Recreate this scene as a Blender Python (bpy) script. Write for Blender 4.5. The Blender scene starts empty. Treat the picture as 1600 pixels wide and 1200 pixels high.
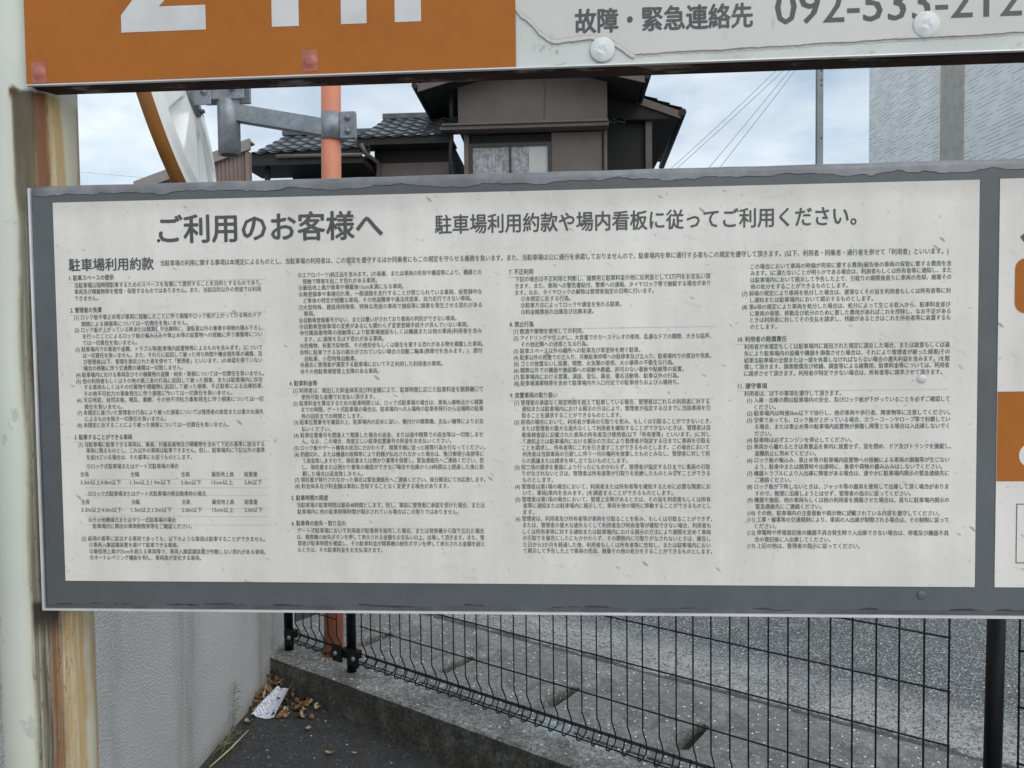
import bpy, bmesh, math, random
from mathutils import Vector, Matrix
R = math.radians
random.seed(7)
S = bpy.context.scene
COL = S.collection

# ------------------------------------------------------------------ camera (origin of the world is the lens; +y runs into the picture)
cam = bpy.data.cameras.new("camera"); cam.sensor_fit = 'HORIZONTAL'; cam.sensor_width = 36; cam.lens = 27.0
cam.clip_start = 0.05; cam.clip_end = 2000
co = bpy.data.objects.new("camera", cam); COL.objects.link(co); S.camera = co
rr = Vector((0.99806914, 0.06107401, -0.01131218)); uu = Vector((0.00891775, 0.03933653, 0.99918622)); ff = Vector((-0.06146929, 0.99735781, -0.03871594))
co.matrix_world = Matrix(((rr.x, uu.x, -ff.x, 0), (rr.y, uu.y, -ff.y, 0), (rr.z, uu.z, -ff.z, 0), (0, 0, 0, 1)))

# ------------------------------------------------------------------ sky and sun (bright overcast with blue gaps)
SUN_EL, SUN_AZ = 42.0, 136.0          # azimuth clockwise from +y: behind the photographer, to the right
w = bpy.data.worlds.new("World"); S.world = w; w.use_nodes = True
nt = w.node_tree; nt.nodes.clear()
def N(nt, t, **k):
    n = nt.nodes.new(t)
    for a, v in k.items():
        if a in n.inputs: n.inputs[a].default_value = v
        else: setattr(n, a, v)
    return n
L = nt.links.new
sky = N(nt, 'ShaderNodeTexSky'); sky.sky_type = 'NISHITA'; sky.sun_disc = False
sky.sun_elevation = R(SUN_EL); sky.sun_rotation = R(SUN_AZ); sky.air_density = 1.0; sky.dust_density = 1.5
tc = N(nt, 'ShaderNodeTexCoord'); mp = N(nt, 'ShaderNodeMapping'); mp.inputs['Scale'].default_value = (1.0, 1.0, 2.4); mp.inputs['Location'].default_value = (0.35, 0.1, 0.2)
L(tc.outputs['Generated'], mp.inputs['Vector'])
n1 = N(nt, 'ShaderNodeTexNoise', Scale=3.6, Detail=7.0, Roughness=0.56, Distortion=0.25); L(mp.outputs[0], n1.inputs['Vector'])
cr = N(nt, 'ShaderNodeValToRGB'); cr.color_ramp.elements[0].position = 0.36; cr.color_ramp.elements[1].position = 0.66
cr.color_ramp.elements[0].color = (0.66, 0.66, 0.66, 1)
L(n1.outputs['Fac'], cr.inputs['Fac'])
n2 = N(nt, 'ShaderNodeTexNoise', Scale=6.0, Detail=5.0, Roughness=0.5); L(mp.outputs[0], n2.inputs['Vector'])
cc = N(nt, 'ShaderNodeValToRGB'); cc.color_ramp.elements[0].position = 0.36; cc.color_ramp.elements[1].position = 0.64
cc.color_ramp.elements[0].color = (5.6, 7.2, 8.6, 1); cc.color_ramp.elements[1].color = (9.7, 10.5, 11.2, 1)
L(n2.outputs['Fac'], cc.inputs['Fac'])
mx = N(nt, 'ShaderNodeMix'); mx.data_type = 'RGBA'; L(cr.outputs[0], mx.inputs[0]); L(sky.outputs[0], mx.inputs[6]); L(cc.outputs[0], mx.inputs[7])
bg = N(nt, 'ShaderNodeBackground', Strength=0.078); L(mx.outputs[2], bg.inputs['Color'])
ow = N(nt, 'ShaderNodeOutputWorld'); L(bg.outputs[0], ow.inputs['Surface'])
sl = bpy.data.lights.new("sun", 'SUN'); sl.energy = 1.5; sl.angle = R(70); sl.color = (1.0, 0.97, 0.93)
so = bpy.data.objects.new("sun", sl); COL.objects.link(so)
az, el = R(SUN_AZ), R(SUN_EL)
so.rotation_euler = Vector((math.sin(az) * math.cos(el), math.cos(az) * math.cos(el), math.sin(el))).to_track_quat('Z', 'Y').to_euler()
so.location = (3, -6, 9)
S.view_settings.view_transform = 'Standard'; S.view_settings.look = 'None'; S.view_settings.exposure = 0.38; S.view_settings.gamma = 1.0
S.render.engine = 'CYCLES'

# ------------------------------------------------------------------ materials
class M:
    """small node builder: base colour is mixed step by step"""
    def __init__(s, name, col, rough=0.6, metal=0.0, spec=0.5):
        s.m = bpy.data.materials.new(name); s.m.use_nodes = True; s.nt = s.m.node_tree
        s.b = s.nt.nodes['Principled BSDF']; s.b.inputs['Roughness'].default_value = rough; s.b.inputs['Metallic'].default_value = metal
        s.b.inputs['Specular IOR Level'].default_value = spec
        c = N(s.nt, 'ShaderNodeRGB'); c.outputs[0].default_value = (*col, 1); s.c = c.outputs[0]
        s.tc = N(s.nt, 'ShaderNodeTexCoord'); s.h = None
    def l(s, a, b): s.nt.links.new(a, b)
    def vec(s, scale=(1, 1, 1), rot=(0, 0, 0), loc=(0, 0, 0)):
        r = N(s.nt, 'ShaderNodeMapping'); r.inputs['Rotation'].default_value = rot; s.l(s.tc.outputs['Object'], r.inputs['Vector'])
        p = N(s.nt, 'ShaderNodeMapping'); p.inputs['Scale'].default_value = scale; p.inputs['Location'].default_value = loc
        s.l(r.outputs[0], p.inputs['Vector']); return p.outputs[0]
    def noise(s, scale=10, detail=4, rough=0.55, vec=None, dist=0.0):
        n = N(s.nt, 'ShaderNodeTexNoise', Scale=scale, Detail=detail, Roughness=rough, Distortion=dist)
        s.l(vec if vec is not None else s.tc.outputs['Object'], n.inputs['Vector']); return n.outputs['Fac']
    def voro(s, scale=10, vec=None, out='Distance', rnd=1.0):
        n = N(s.nt, 'ShaderNodeTexVoronoi', Scale=scale, Randomness=rnd)
        s.l(vec if vec is not None else s.tc.outputs['Object'], n.inputs['Vector']); return n.outputs[out]
    def ramp(s, x, lo, hi, a=0.0, b=1.0):
        n = N(s.nt, 'ShaderNodeMapRange'); n.inputs[1].default_value = lo; n.inputs[2].default_value = hi; n.inputs[3].default_value = a; n.inputs[4].default_value = b
        n.interpolation_type = 'SMOOTHSTEP'; s.l(x, n.inputs[0]); return n.outputs[0]
    def math(s, op, a, b):
        n = N(s.nt, 'ShaderNodeMath'); n.operation = op
        for i, x in enumerate((a, b)):
            if isinstance(x, (int, float)): n.inputs[i].default_value = x
            else: s.l(x, n.inputs[i])
        return n.outputs[0]
    def sep(s, vec=None):
        n = N(s.nt, 'ShaderNodeSeparateXYZ'); s.l(vec if vec is not None else s.tc.outputs['Object'], n.inputs[0]); return n.outputs
    def mix(s, fac, col, mode='MIX'):
        n = N(s.nt, 'ShaderNodeMix'); n.data_type = 'RGBA'; n.blend_type = mode
        if isinstance(fac, (int, float)): n.inputs[0].default_value = fac
        else: s.l(fac, n.inputs[0])
        s.l(s.c, n.inputs[6])
        if isinstance(col, tuple): n.inputs[7].default_value = (*col, 1)
        else: s.l(col, n.inputs[7])
        s.c = n.outputs[2]; return s
    def vary(s, scale=8, amt=0.15, detail=4, vec=None):
        f = s.ramp(s.noise(scale, detail, vec=vec), 0.3, 0.7, 1 - amt, 1 + amt)
        n = N(s.nt, 'ShaderNodeMix'); n.data_type = 'RGBA'; n.blend_type = 'MULTIPLY'; n.inputs[0].default_value = 1
        cb = N(s.nt, 'ShaderNodeCombineColor')
        for i in range(3): s.l(f, cb.inputs[i])
        s.l(s.c, n.inputs[6]); s.l(cb.outputs[0], n.inputs[7]); s.c = n.outputs[2]; return s
    def bump(s, h, dist=0.002, strength=1.0):
        n = N(s.nt, 'ShaderNodeBump'); n.inputs['Strength'].default_value = strength; n.inputs['Distance'].default_value = dist
        s.l(h, n.inputs['Height'])
        if s.h is not None: s.l(s.h, n.inputs['Normal'])
        s.h = n.outputs[0]; return s
    def rgh(s, x): s.l(x, s.b.inputs['Roughness']); return s
    def done(s):
        s.l(s.c, s.b.inputs['Base Color'])
        if s.h is not None: s.l(s.h, s.b.inputs['Normal'])
        return s.m

def mat_sheet(name):
    m = M(name, (0.63, 0.60, 0.555), 0.5, spec=0.3)
    m.vary(2.2, 0.06).vary(14, 0.03).vary(1, 0.05, 4, m.vec((22, 1, 1.5)))
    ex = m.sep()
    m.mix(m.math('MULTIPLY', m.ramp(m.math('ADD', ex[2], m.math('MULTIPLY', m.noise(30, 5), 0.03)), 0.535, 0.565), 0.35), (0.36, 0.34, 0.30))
    v = m.vec((34, 1, 110), (0, R(-30), 0))
    m.mix(m.ramp(m.noise(1.0, 3, 0.6, v), 0.58, 0.76, 0, 0.22), (0.30, 0.285, 0.26))
    v = m.vec((16, 1, 85), (0, R(4), 0), (3, 0, 7))
    m.mix(m.ramp(m.noise(1.0, 4, 0.65, v), 0.56, 0.80, 0, 0.24), (0.34, 0.32, 0.285))
    v = m.vec((60, 1, 90), (0, R(-55), 0), (9, 0, 4))
    m.mix(m.ramp(m.noise(1.0, 3, 0.6, v), 0.58, 0.76, 0, 0.26), (0.36, 0.345, 0.32))
    # scattered dark flecks, each a short slanting dab
    for sc_, ro_, th_, op_ in ((40, -42, 0.945, 0.65), (56, -24, 0.94, 0.5), (70, 30, 0.955, 0.4), (80, -60, 0.94, 0.4)):
        v = m.vec((sc_, 1, sc_ * 2.6), (0, R(ro_), 0), (1 + sc_, 0, 2))
        d = m.math('ADD', m.voro(1.0, v), m.math('MULTIPLY', m.noise(260, 2), 0.18)); k = m.sep(m.voro(1.0, v, 'Color'))[0]
        m.mix(m.math('MULTIPLY', m.ramp(d, 0.20, 0.34, 1, 0), m.ramp(k, th_, th_ + .04, 0, op_)), (0.21, 0.145, 0.095))
    m.bump(m.noise(60, 3), 0.0006, 0.25)
    return m.done()

SHEET = mat_sheet("sun bleached notice film")
def mk(name, col, rough=0.6, metal=0.0, spec=0.5, var=0.1, vs=12, bs=None, bd=0.001):
    m = M(name, col, rough, metal, spec).vary(vs, var)
    if bs: m.bump(m.noise(bs, 4), bd, 0.5)
    return m.done()
INK = mk("faded grey ink", (0.066, 0.066, 0.064), 0.55, var=0.12, vs=30)
INK_S = mk("faded small print ink", (0.075, 0.075, 0.073), 0.6, var=0.15, vs=20)
RULE = mk("pale grey rule ink", (0.46, 0.45, 0.43), 0.6)
PURPLE = mk("faded violet ink", (0.10, 0.085, 0.16), 0.6)
m = M("slate grey border film", (0.080, 0.089, 0.092), 0.5, spec=0.5).vary(2.5, 0.12).vary(30, 0.05)
m.mix(m.ramp(m.noise(1, 4, 0.6, m.vec((60, 1, 6))), 0.62, 0.8, 0, 0.25), (0.16, 0.17, 0.18)); m.bump(m.noise(25, 2), 0.0008, 0.2)
FILM = m.done()
m = M("weathered grey board metal", (0.165, 0.17, 0.18), 0.45, 0.0, 0.4).vary(5, 0.25).vary(60, 0.12)
m.mix(m.ramp(m.noise(1, 5, 0.65, m.vec((9, 9, 40))), 0.52, 0.72, 0, 0.6), (0.10, 0.105, 0.115)); m.bump(m.noise(40, 4), 0.001, 0.35)
RAIL = m.done()
ALU = mk("pale aluminium edge", (0.62, 0.62, 0.62), 0.35, 0.35, var=0.1)
MATTBLK = mk("patchy matt black", (0.03, 0.03, 0.032), 0.8, var=0.3)
m = M("weathered orange sheet", (0.345, 0.112, 0.016), 0.6, spec=0.2).vary(2.2, 0.07).vary(40, 0.03)
ORANGE = m.done()
m = M("chalky off white film", (0.53, 0.51, 0.485), 0.45, spec=0.35).vary(4, 0.05)
m.mix(m.ramp(m.noise(1, 3, 0.6, m.vec((70, 1, 16), (0, R(4), 0))), 0.63, 0.74, 0, 0.45), (0.36, 0.34, 0.32))
WHITEF = m.done()
m = M("greenish white backing", (0.50, 0.52, 0.49), 0.5).vary(9, 0.08)
m.mix(m.ramp(m.noise(1, 5, 0.7, m.vec((30, 1, 90))), 0.57, 0.66, 0, 0.5), (0.33, 0.24, 0.19)); m.bump(m.noise(70, 4), 0.0008, 0.3)
BACKING = m.done()
m = M("old torn film edge", (0.44, 0.40, 0.36), 0.7).vary(90, 0.25, 5)
m.mix(m.ramp(m.noise(1, 5, 0.7, m.vec((90, 1, 60))), 0.5, 0.64, 0, 0.6), (0.26, 0.13, 0.08)); TORN = m.done()
NUMW = mk("faded white numerals", (0.52, 0.515, 0.51), 0.5, var=0.06, vs=20)
CAPW = mk("white plastic", (0.60, 0.62, 0.61), 0.75, var=0.05, vs=60, bs=70, bd=0.001)
m = M("red clear tape", (0.46, 0.16, 0.13), 0.3).vary(80, 0.15); m.b.inputs['Alpha'].default_value = 0.62; m.bump(m.noise(120, 3), 0.0008, 0.4); TAPE = m.done()
SCREWH = mk("screw head under tape", (0.46, 0.10, 0.05), 0.2, var=0.1)
m = M("rusty angle iron", (0.030, 0.016, 0.011), 0.8, spec=0.2).vary(10, 0.4)
m.mix(m.ramp(m.noise(1, 6, 0.7, m.vec((8, 20, 60))), 0.54, 0.62, 0, 0.75), (0.20, 0.18, 0.14))
m.mix(m.ramp(m.noise(1, 6, 0.7, m.vec((11, 30, 40), (0, 0, 0), (4, 1, 0))), 0.54, 0.64, 0, 0.7), (0.07, 0.022, 0.01)); m.bump(m.noise(120, 5), 0.001, 0.5)
RUSTY = m.done()
# painted pipe: cream paint, with rust washed down from where the two boards touch it (x, z are metres from the pipe's axis and the lens height)
m = M("cream pipe paint with rust runs", (0.55, 0.57, 0.50), 0.5, spec=0.3).vary(4, 0.05)
m.mix(m.ramp(m.noise(1, 5, 0.65, m.vec((14, 14, 9), (0, 0, 0), (2.3, 0, 5.1))), 0.60, 0.63, 0, 0.8), (0.40, 0.42, 0.40))
sx = m.sep(); X, Z = sx[0], sx[2]
wob = m.math('MULTIPLY', m.math('SUBTRACT', m.noise(1, 3, 0.5, m.vec((9, 9, 7))), 0.5), 0.014)
xw = m.math('ADD', X, wob)
st = m.noise(1, 5, 0.7, m.vec((230, 230, 2.2)))
below = m.ramp(m.math('ADD', Z, m.math('MULTIPLY', m.noise(60, 4), 0.03)), 0.372, 0.384, 1, 0)
def strip(a0, a1, b0, b1): return m.math('MULTIPLY', m.math('MULTIPLY', m.ramp(xw, a0, a1), m.ramp(xw, b0, b1, 1, 0)), below)
m.mix(m.math('MULTIPLY', strip(0.004, 0.016, 0.030, 0.034), 0.4), (0.46, 0.42, 0.28))
m.mix(m.math('MULTIPLY', m.math('MULTIPLY', m.ramp(xw, 0.040, 0.046), below), m.ramp(m.noise(1, 5, 0.7, m.vec((120, 120, 5))), 0.3, 0.6, 0.45, 1.0)), (0.40, 0.28, 0.13))
m.mix(m.math('MULTIPLY', strip(0.030, 0.036, 0.043, 0.050), m.ramp(st, 0.3, 0.55, 0.35, 1)), (0.17, 0.085, 0.035))
m.mix(m.math('MULTIPLY', strip(0.012, 0.020, 0.026, 0.031), m.ramp(st, 0.3, 0.6, 0.5, 0.95)), (0.12, 0.11, 0.075))
m.mix(m.math('MULTIPLY', strip(0.025, 0.029, 0.032, 0.036), m.ramp(st, 0.3, 0.5, 0.5, 0.95)), (0.055, 0.045, 0.025))
m.mix(m.math('MULTIPLY', m.ramp(xw, 0.0572, 0.0592), 0.8), (0.52, 0.50, 0.40))
top = m.math('MULTIPLY', m.ramp(m.math('ADD', Z, m.math('MULTIPLY', m.noise(1, 4, 0.6, m.vec((120, 120, 3))), 0.16)), 0.27, 0.40), m.ramp(Z, 0.385, 0.39, 1, 0))
m.mix(m.math('MULTIPLY', top, strip(0.013, 0.020, 0.044, 0.052)), (0.028, 0.018, 0.011))
m.mix(m.math('MULTIPLY', m.math('MULTIPLY', m.ramp(Z, 0.18, 0.24), strip(0.036, 0.041, 0.047, 0.051)), 0.8), (0.17, 0.065, 0.022))
m.mix(m.math('MULTIPLY', m.math('MULTIPLY', m.ramp(Z, 0.18, 0.22), strip(0.013, 0.018, 0.034, 0.040)), 0.7), (0.10, 0.085, 0.05))
m.mix(m.math('MULTIPLY', m.math('MULTIPLY', m.ramp(Z, 0.345, 0.362), m.ramp(Z, 0.375, 0.395, 1, 0)), strip(0.009, 0.014, 0.020, 0.03)), (0.07, 0.028, 0.012))
m.mix(m.math('MULTIPLY', m.math('MULTIPLY', m.ramp(Z, -0.40, -0.355), m.ramp(Z, -0.34, -0.33, 1, 0)), strip(0.014, 0.020, 0.040, 0.046)), (0.03, 0.02, 0.012))
m.mix(m.math('MULTIPLY', strip(0.012, 0.02, 0.05, 0.056), m.ramp(m.noise(1, 5, 0.75, m.vec((160, 160, 40))), 0.56, 0.64, 0, 0.7)), (0.10, 0.055, 0.03))
m.bump(m.noise(60, 3), 0.0006, 0.3); m.bump(m.noise(200, 4), 0.0008, 0.3)
PIPE = m.done()

m = M("rough grey stucco", (0.50, 0.497, 0.49), 0.9, spec=0.15).vary(2.5, 0.06)
st = m.noise(1, 3, 0.55, m.vec((1, 3.2, 0.45), (0, 0, 0), (0, 0.3, 0)))
m.mix(m.ramp(st, 0.56, 0.72, 0, 0.45), (0.33, 0.315, 0.29))
nz = m.noise(1, 3, 0.5, m.vec((110, 120, 160)))
m.bump(m.ramp(nz, 0.38, 0.66), 0.0030, 0.9); m.bump(m.noise(420, 3), 0.0010, 0.4)
sy = m.math('ADD', m.sep()[1], m.math('MULTIPLY', m.math('SUBTRACT', m.noise(1, 4, 0.6, m.vec((1, 6, 3))), 0.5), 0.16))
stn = m.noise(1, 4, 0.6, m.vec((1, 26, 1.2)))
for c_, w_, o_ in ((1.00, 0.13, 0.55), (1.60, 0.07, 0.5), (1.72, 0.03, 0.4), (0.62, 0.05, 0.2)):
    m.mix(m.math('MULTIPLY', m.math('MULTIPLY', m.ramp(sy, c_ - w_, c_), m.ramp(sy, c_, c_ + w_, 1, 0)), m.ramp(stn, 0.3, 0.65, 0.25 * o_, o_ * 1.2)), (0.275, 0.255, 0.225))
sx = m.sep(); m.mix(m.ramp(m.math('ADD', sx[2], m.math('MULTIPLY', m.noise(8, 4), 0.12)), 0.10, 0.22, 0.5, 0), (0.25, 0.23, 0.19))
STUCCO = m.done()

def concrete(name, col, dark, speck=0.5):
    m = M(name, col, 0.9, spec=0.25).vary(4, 0.22).vary(40, 0.2, 6).vary(220, 0.3, 3)
    m.mix(m.ramp(m.noise(6, 6, 0.7), 0.46, 0.64, 0, 0.85), dark)
    v = m.voro(150); k = m.sep(m.voro(150, None, 'Color'))[1]
    m.mix(m.math('MULTIPLY', m.ramp(v, 0.2, 0.42, 1, 0), m.ramp(k, 0.78, 0.85, 0, speck)), (0.46, 0.46, 0.44))
    v2 = m.voro(52, m.vec((1, 1, 1), (0.3, 0.2, 0.5), (3, 1, 0))); k2 = m.sep(m.voro(52, m.vec((1, 1, 1), (0.3, 0.2, 0.5), (3, 1, 0)), 'Color'))[0]
    m.mix(m.math('MULTIPLY', m.ramp(v2, 0.16, 0.24, 1, 0), m.ramp(k2, 0.77, 0.81, 0, speck)), (0.74, 0.74, 0.71))
    m.bump(m.noise(130, 5, 0.7), 0.004, 0.7); return m
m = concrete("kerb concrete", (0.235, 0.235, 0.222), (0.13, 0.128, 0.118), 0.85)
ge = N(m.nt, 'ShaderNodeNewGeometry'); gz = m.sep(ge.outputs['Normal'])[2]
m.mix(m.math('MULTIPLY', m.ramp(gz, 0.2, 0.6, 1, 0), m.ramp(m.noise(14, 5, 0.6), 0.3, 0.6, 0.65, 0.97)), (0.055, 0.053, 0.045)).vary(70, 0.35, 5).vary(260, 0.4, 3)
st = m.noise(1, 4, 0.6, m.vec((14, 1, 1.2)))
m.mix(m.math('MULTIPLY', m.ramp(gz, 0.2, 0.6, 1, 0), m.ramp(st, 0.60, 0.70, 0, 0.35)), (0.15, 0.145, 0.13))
KERB = m.done()
LID = concrete("gutter lid concrete", (0.19, 0.188, 0.178), (0.105, 0.103, 0.095), 1.0).done()
def asphalt(name, base, light, dark, sc=95, lm=0.62, dust=None):
    m = M(name, base, 0.85, spec=0.3).vary(1.6, 0.10).vary(18, 0.16, 5)
    v = m.voro(sc); k = m.sep(m.voro(sc, None, 'Color'))
    m.mix(m.math('MULTIPLY', m.ramp(v, 0.25, 0.5, 1, 0), m.ramp(k[0], lm, lm + 0.22, 0, 0.68)), light)
    m.mix(m.math('MULTIPLY', m.ramp(v, 0.45, 0.7), 0.75), dark)
    v2 = m.voro(sc * 0.45); k2 = m.sep(m.voro(sc * 0.45, None, 'Color'))
    m.mix(m.math('MULTIPLY', m.ramp(v2, 0.16, 0.3, 1, 0), m.ramp(k2[1], 0.82, 0.88, 0, 0.8)), light)
    if dust:
        y = m.sep()[1]
        yy = m.math('ADD', y, m.math('MULTIPLY', m.math('SUBTRACT', m.noise(5, 6, 0.7), 0.5), 0.12))
        m.mix(m.math('MULTIPLY', m.ramp(yy, 0.84, 1.10, 1, 0), m.math('MULTIPLY', m.ramp(m.noise(80, 5, 0.75), 0.42, 0.54, 0.05, 1.0), m.ramp(m.noise(4.5, 4), 0.3, 0.6, 0.45, 1))), dust)
        m.mix(m.math('MULTIPLY', m.ramp(yy, 0.662, 0.685, 1, 0), 0.85), (0.045, 0.045, 0.045))
    m.bump(m.ramp(v, 0.0, 0.7, 1, 0), 0.004, 0.8); return m.done()
ROAD = asphalt("worn road asphalt", (0.15, 0.158, 0.16), (0.56, 0.58, 0.57), (0.036, 0.04, 0.042), 105, 0.56, (0.36, 0.36, 0.34))
LOT = asphalt("dark lot asphalt", (0.062, 0.062, 0.060), (0.19, 0.19, 0.18), (0.028, 0.028, 0.028), 120, 0.82)
BLACK = mk("black powder coat", (0.006, 0.006, 0.0065), 0.5, var=0.2, spec=0.25)
m = M("orange post paint", (0.52, 0.195, 0.115), 0.5, spec=0.3).vary(6, 0.06).vary(1, 0.05); POLE = m.done()
m = M("hot dip galvanised steel", (0.23, 0.25, 0.275), 0.5, 0.35).vary(14, 0.2).vary(60, 0.12)
m.mix(m.ramp(m.noise(1, 4, 0.6, m.vec((30, 30, 8))), 0.58, 0.72, 0, 0.5), (0.33, 0.345, 0.36)); GALV = m.done()
MIRW = mk("white moulded mirror back", (0.78, 0.80, 0.78), 0.4, var=0.05, vs=6)
RIM = mk("brown orange rim paint", (0.27, 0.105, 0.020), 0.45, var=0.15, vs=9)
GLASS = mk("convex mirror face", (0.8, 0.8, 0.8), 0.03, 1.0, var=0.01)
TAUPE = mk("taupe mortar wall", (0.15, 0.124, 0.110), 0.9, var=0.07, vs=3, bs=60, bd=0.006)
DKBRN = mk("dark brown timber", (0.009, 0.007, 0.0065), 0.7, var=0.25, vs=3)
BRN = mk("brown painted trim", (0.105, 0.082, 0.070), 0.6, var=0.12, vs=4)
SOFF = mk("dark soffit boards", (0.013, 0.011, 0.010), 0.8, var=0.2, vs=5)
m = M("grey glazed roof tile", (0.075, 0.083, 0.09), 0.32, spec=0.6).vary(5, 0.3, 3); TILE = m.done()
m = M("lace curtain", (0.36, 0.36, 0.355), 0.85)
m.mix(m.ramp(m.noise(1, 5, 0.75, m.vec((9, 9, 9))), 0.44, 0.58, 0, 0.75), (0.17, 0.175, 0.185))
m.vary(9, 0.2, vec=m.vec((4, 1, 0.3))); LACE = m.done()
m = M("plain white blind", (0.46, 0.46, 0.44), 0.8).vary(2, 0.05); BLIND = m.done()
FRAMEM = mk("bronze window frame", (0.045, 0.032, 0.028), 0.45, 0.3)
m = M("brown corrugated siding", (0.20, 0.145, 0.12), 0.6).vary(3, 0.12); SIDING = m.done()
FASC = mk("brown grey fascia", (0.23, 0.20, 0.175), 0.6, var=0.08)
m = M("white brick pattern siding", (0.90, 0.89, 0.86), 0.6)
row = m.math('FRACT', m.math('MULTIPLY', m.sep()[2], 1 / 0.066), 0.0)
rid = m.math('FLOOR', m.math('MULTIPLY', m.sep()[2], 1 / 0.066), 0.0)
cb = N(m.nt, 'ShaderNodeCombineXYZ'); m.l(m.math('MULTIPLY', m.sep()[0], 3.2), cb.inputs[0]); m.l(m.math('MULTIPLY', rid, 3.7), cb.inputs[1])
dash = m.ramp(m.noise(1.0, 2, 0.5, cb.outputs[0]), 0.42, 0.56)
ln_ = m.math('MULTIPLY', m.ramp(row, 0.05, 0.28, 1, 0), dash)
m.mix(m.math('MULTIPLY', ln_, 0.14), (0.45, 0.48, 0.50)); m.vary(2.5, 0.06).vary(1, 0.05, 4, m.vec((1.5, 1, 0.12)))
m.bump(m.math('ADD', m.math('MULTIPLY', ln_, -1.0), m.math('MULTIPLY', m.noise(14, 4), 0.6)), 0.012, 0.8); BRICKW = m.done()
BAND = mk("warm grey stone band", (0.46, 0.43, 0.385), 0.8, var=0.1, vs=7, bs=22, bd=0.01)
CABLE = mk("grey cable sheath", (0.80, 0.84, 0.88), 0.6)
m = M("dry leaf", (0.20, 0.115, 0.052), 0.75).vary(25, 0.35)
oi = N(m.nt, 'ShaderNodeObjectInfo'); LEAF = m.done()
LEAF2 = mk("pale dry leaf", (0.42, 0.32, 0.19), 0.7, var=0.25, vs=25)
LEAF3 = mk("dark wet leaf", (0.10, 0.045, 0.02), 0.6, var=0.3, vs=25)
m = M("crumpled printed paper", (0.66, 0.69, 0.76), 0.4)
bl = m.noise(1, 2, 0.5, m.vec((130, 60, 1), (0, 0, R(-70))))
m.mix(m.ramp(bl, 0.53, 0.57, 0, 0.7), (0.16, 0.18, 0.25)); PAPER = m.done()
GRASS = mk("weed green", (0.20, 0.195, 0.11), 0.7, var=0.3, vs=30)
STRAW = mk("dry straw", (0.46, 0.42, 0.20), 0.7, var=0.2, vs=30)
m = M("cloudy plastic", (0.45, 0.55, 0.60), 0.2); m.b.inputs['Alpha'].default_value = 0.45; m.bump(m.noise(40, 3), 0.004, 0.6); PLAST = m.done()
DROP = mk("clear blister", (0.52, 0.51, 0.49), 0.12)
HOLE = mk("dark packed silt", (0.020, 0.018, 0.015), 0.9, var=0.35, vs=40)

# ------------------------------------------------------------------ mesh helpers
def obj(name, bm, mat, parent=None, smooth=False):
    """ONE mesh object; vertices are given in world metres and re-based to the parent's origin"""
    if parent is not None:
        o_ = parent
        off = Vector((0, 0, 0))
        while o_ is not None: off += o_.location; o_ = o_.parent
        for v in bm.verts: v.co -= off
    bmesh.ops.recalc_face_normals(bm, faces=bm.faces)
    me = bpy.data.meshes.new(name); bm.to_mesh(me); bm.free()
    for mt in (mat if isinstance(mat, list) else [mat]): me.materials.append(mt)
    if smooth:
        for p_ in me.polygons: p_.use_smooth = True
    o = bpy.data.objects.new(name, me); COL.objects.link(o)
    if parent is not None: o.parent = parent
    return o
def tag(o, label, cat, group=None, kind=None):
    if label: o['label'] = label
    if cat: o['category'] = cat
    if group: o['group'] = group
    if kind: o['kind'] = kind
    return o
def thing(name, loc, label, cat, group=None):
    o = bpy.data.objects.new(name, None); o.empty_display_size = 0.1; COL.objects.link(o); o.location = loc
    return tag(o, label, cat, group)
def rebase(o, loc):
    loc = Vector(loc); o.data.transform(Matrix.Translation(-loc)); o.location = loc; return o
def nb(): return bmesh.new()
def box(bm, x0, x1, y0, y1, z0, z1, M4=None, bev=0.0, seg=2):
    t = bmesh.new()
    vs = [t.verts.new((x, y, z)) for x in (x0, x1) for y in (y0, y1) for z in (z0, z1)]
    for f in ((0, 1, 3, 2), (4, 6, 7, 5), (0, 4, 5, 1), (2, 3, 7, 6), (0, 2, 6, 4), (1, 5, 7, 3)): t.faces.new([vs[i] for i in f])
    bmesh.ops.recalc_face_normals(t, faces=t.faces)
    if bev > 0: bmesh.ops.bevel(t, geom=t.edges[:], offset=bev, segments=seg, affect='EDGES', profile=0.5)
    join(bm, t, M4)
def join(bm, t, M4=None):
    mp_ = {}
    for v in t.verts: mp_[v] = bm.verts.new(M4 @ v.co if M4 is not None else v.co)
    for f in t.faces:
        g = bm.faces.new([mp_[v] for v in f.verts]); g.smooth = f.smooth; g.material_index = f.material_index
    t.free()
def tube(bm, pts, r, n=8, cap=True, radii=None):
    pts = [Vector(p) for p in pts]; rings = []; ref = None
    for i, p in enumerate(pts):
        d = (pts[min(i + 1, len(pts) - 1)] - pts[max(i - 1, 0)]).normalized()
        if ref is None: ref = Vector((0, 0, 1)) if abs(d.z) < 0.9 else Vector((1, 0, 0))
        a = d.cross(ref).normalized(); b = a.cross(d).normalized(); ref = b
        q = radii[i] if radii else r
        rings.append([bm.verts.new(p + (a * math.cos(2 * math.pi * k / n) + b * math.sin(2 * math.pi * k / n)) * q) for k in range(n)])
    for i in range(len(rings) - 1):
        for k in range(n):
            f = bm.faces.new((rings[i][k], rings[i][(k + 1) % n], rings[i + 1][(k + 1) % n], rings[i + 1][k])); f.smooth = True
    if cap: bm.faces.new(rings[0][::-1]); bm.faces.new(rings[-1])
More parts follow.
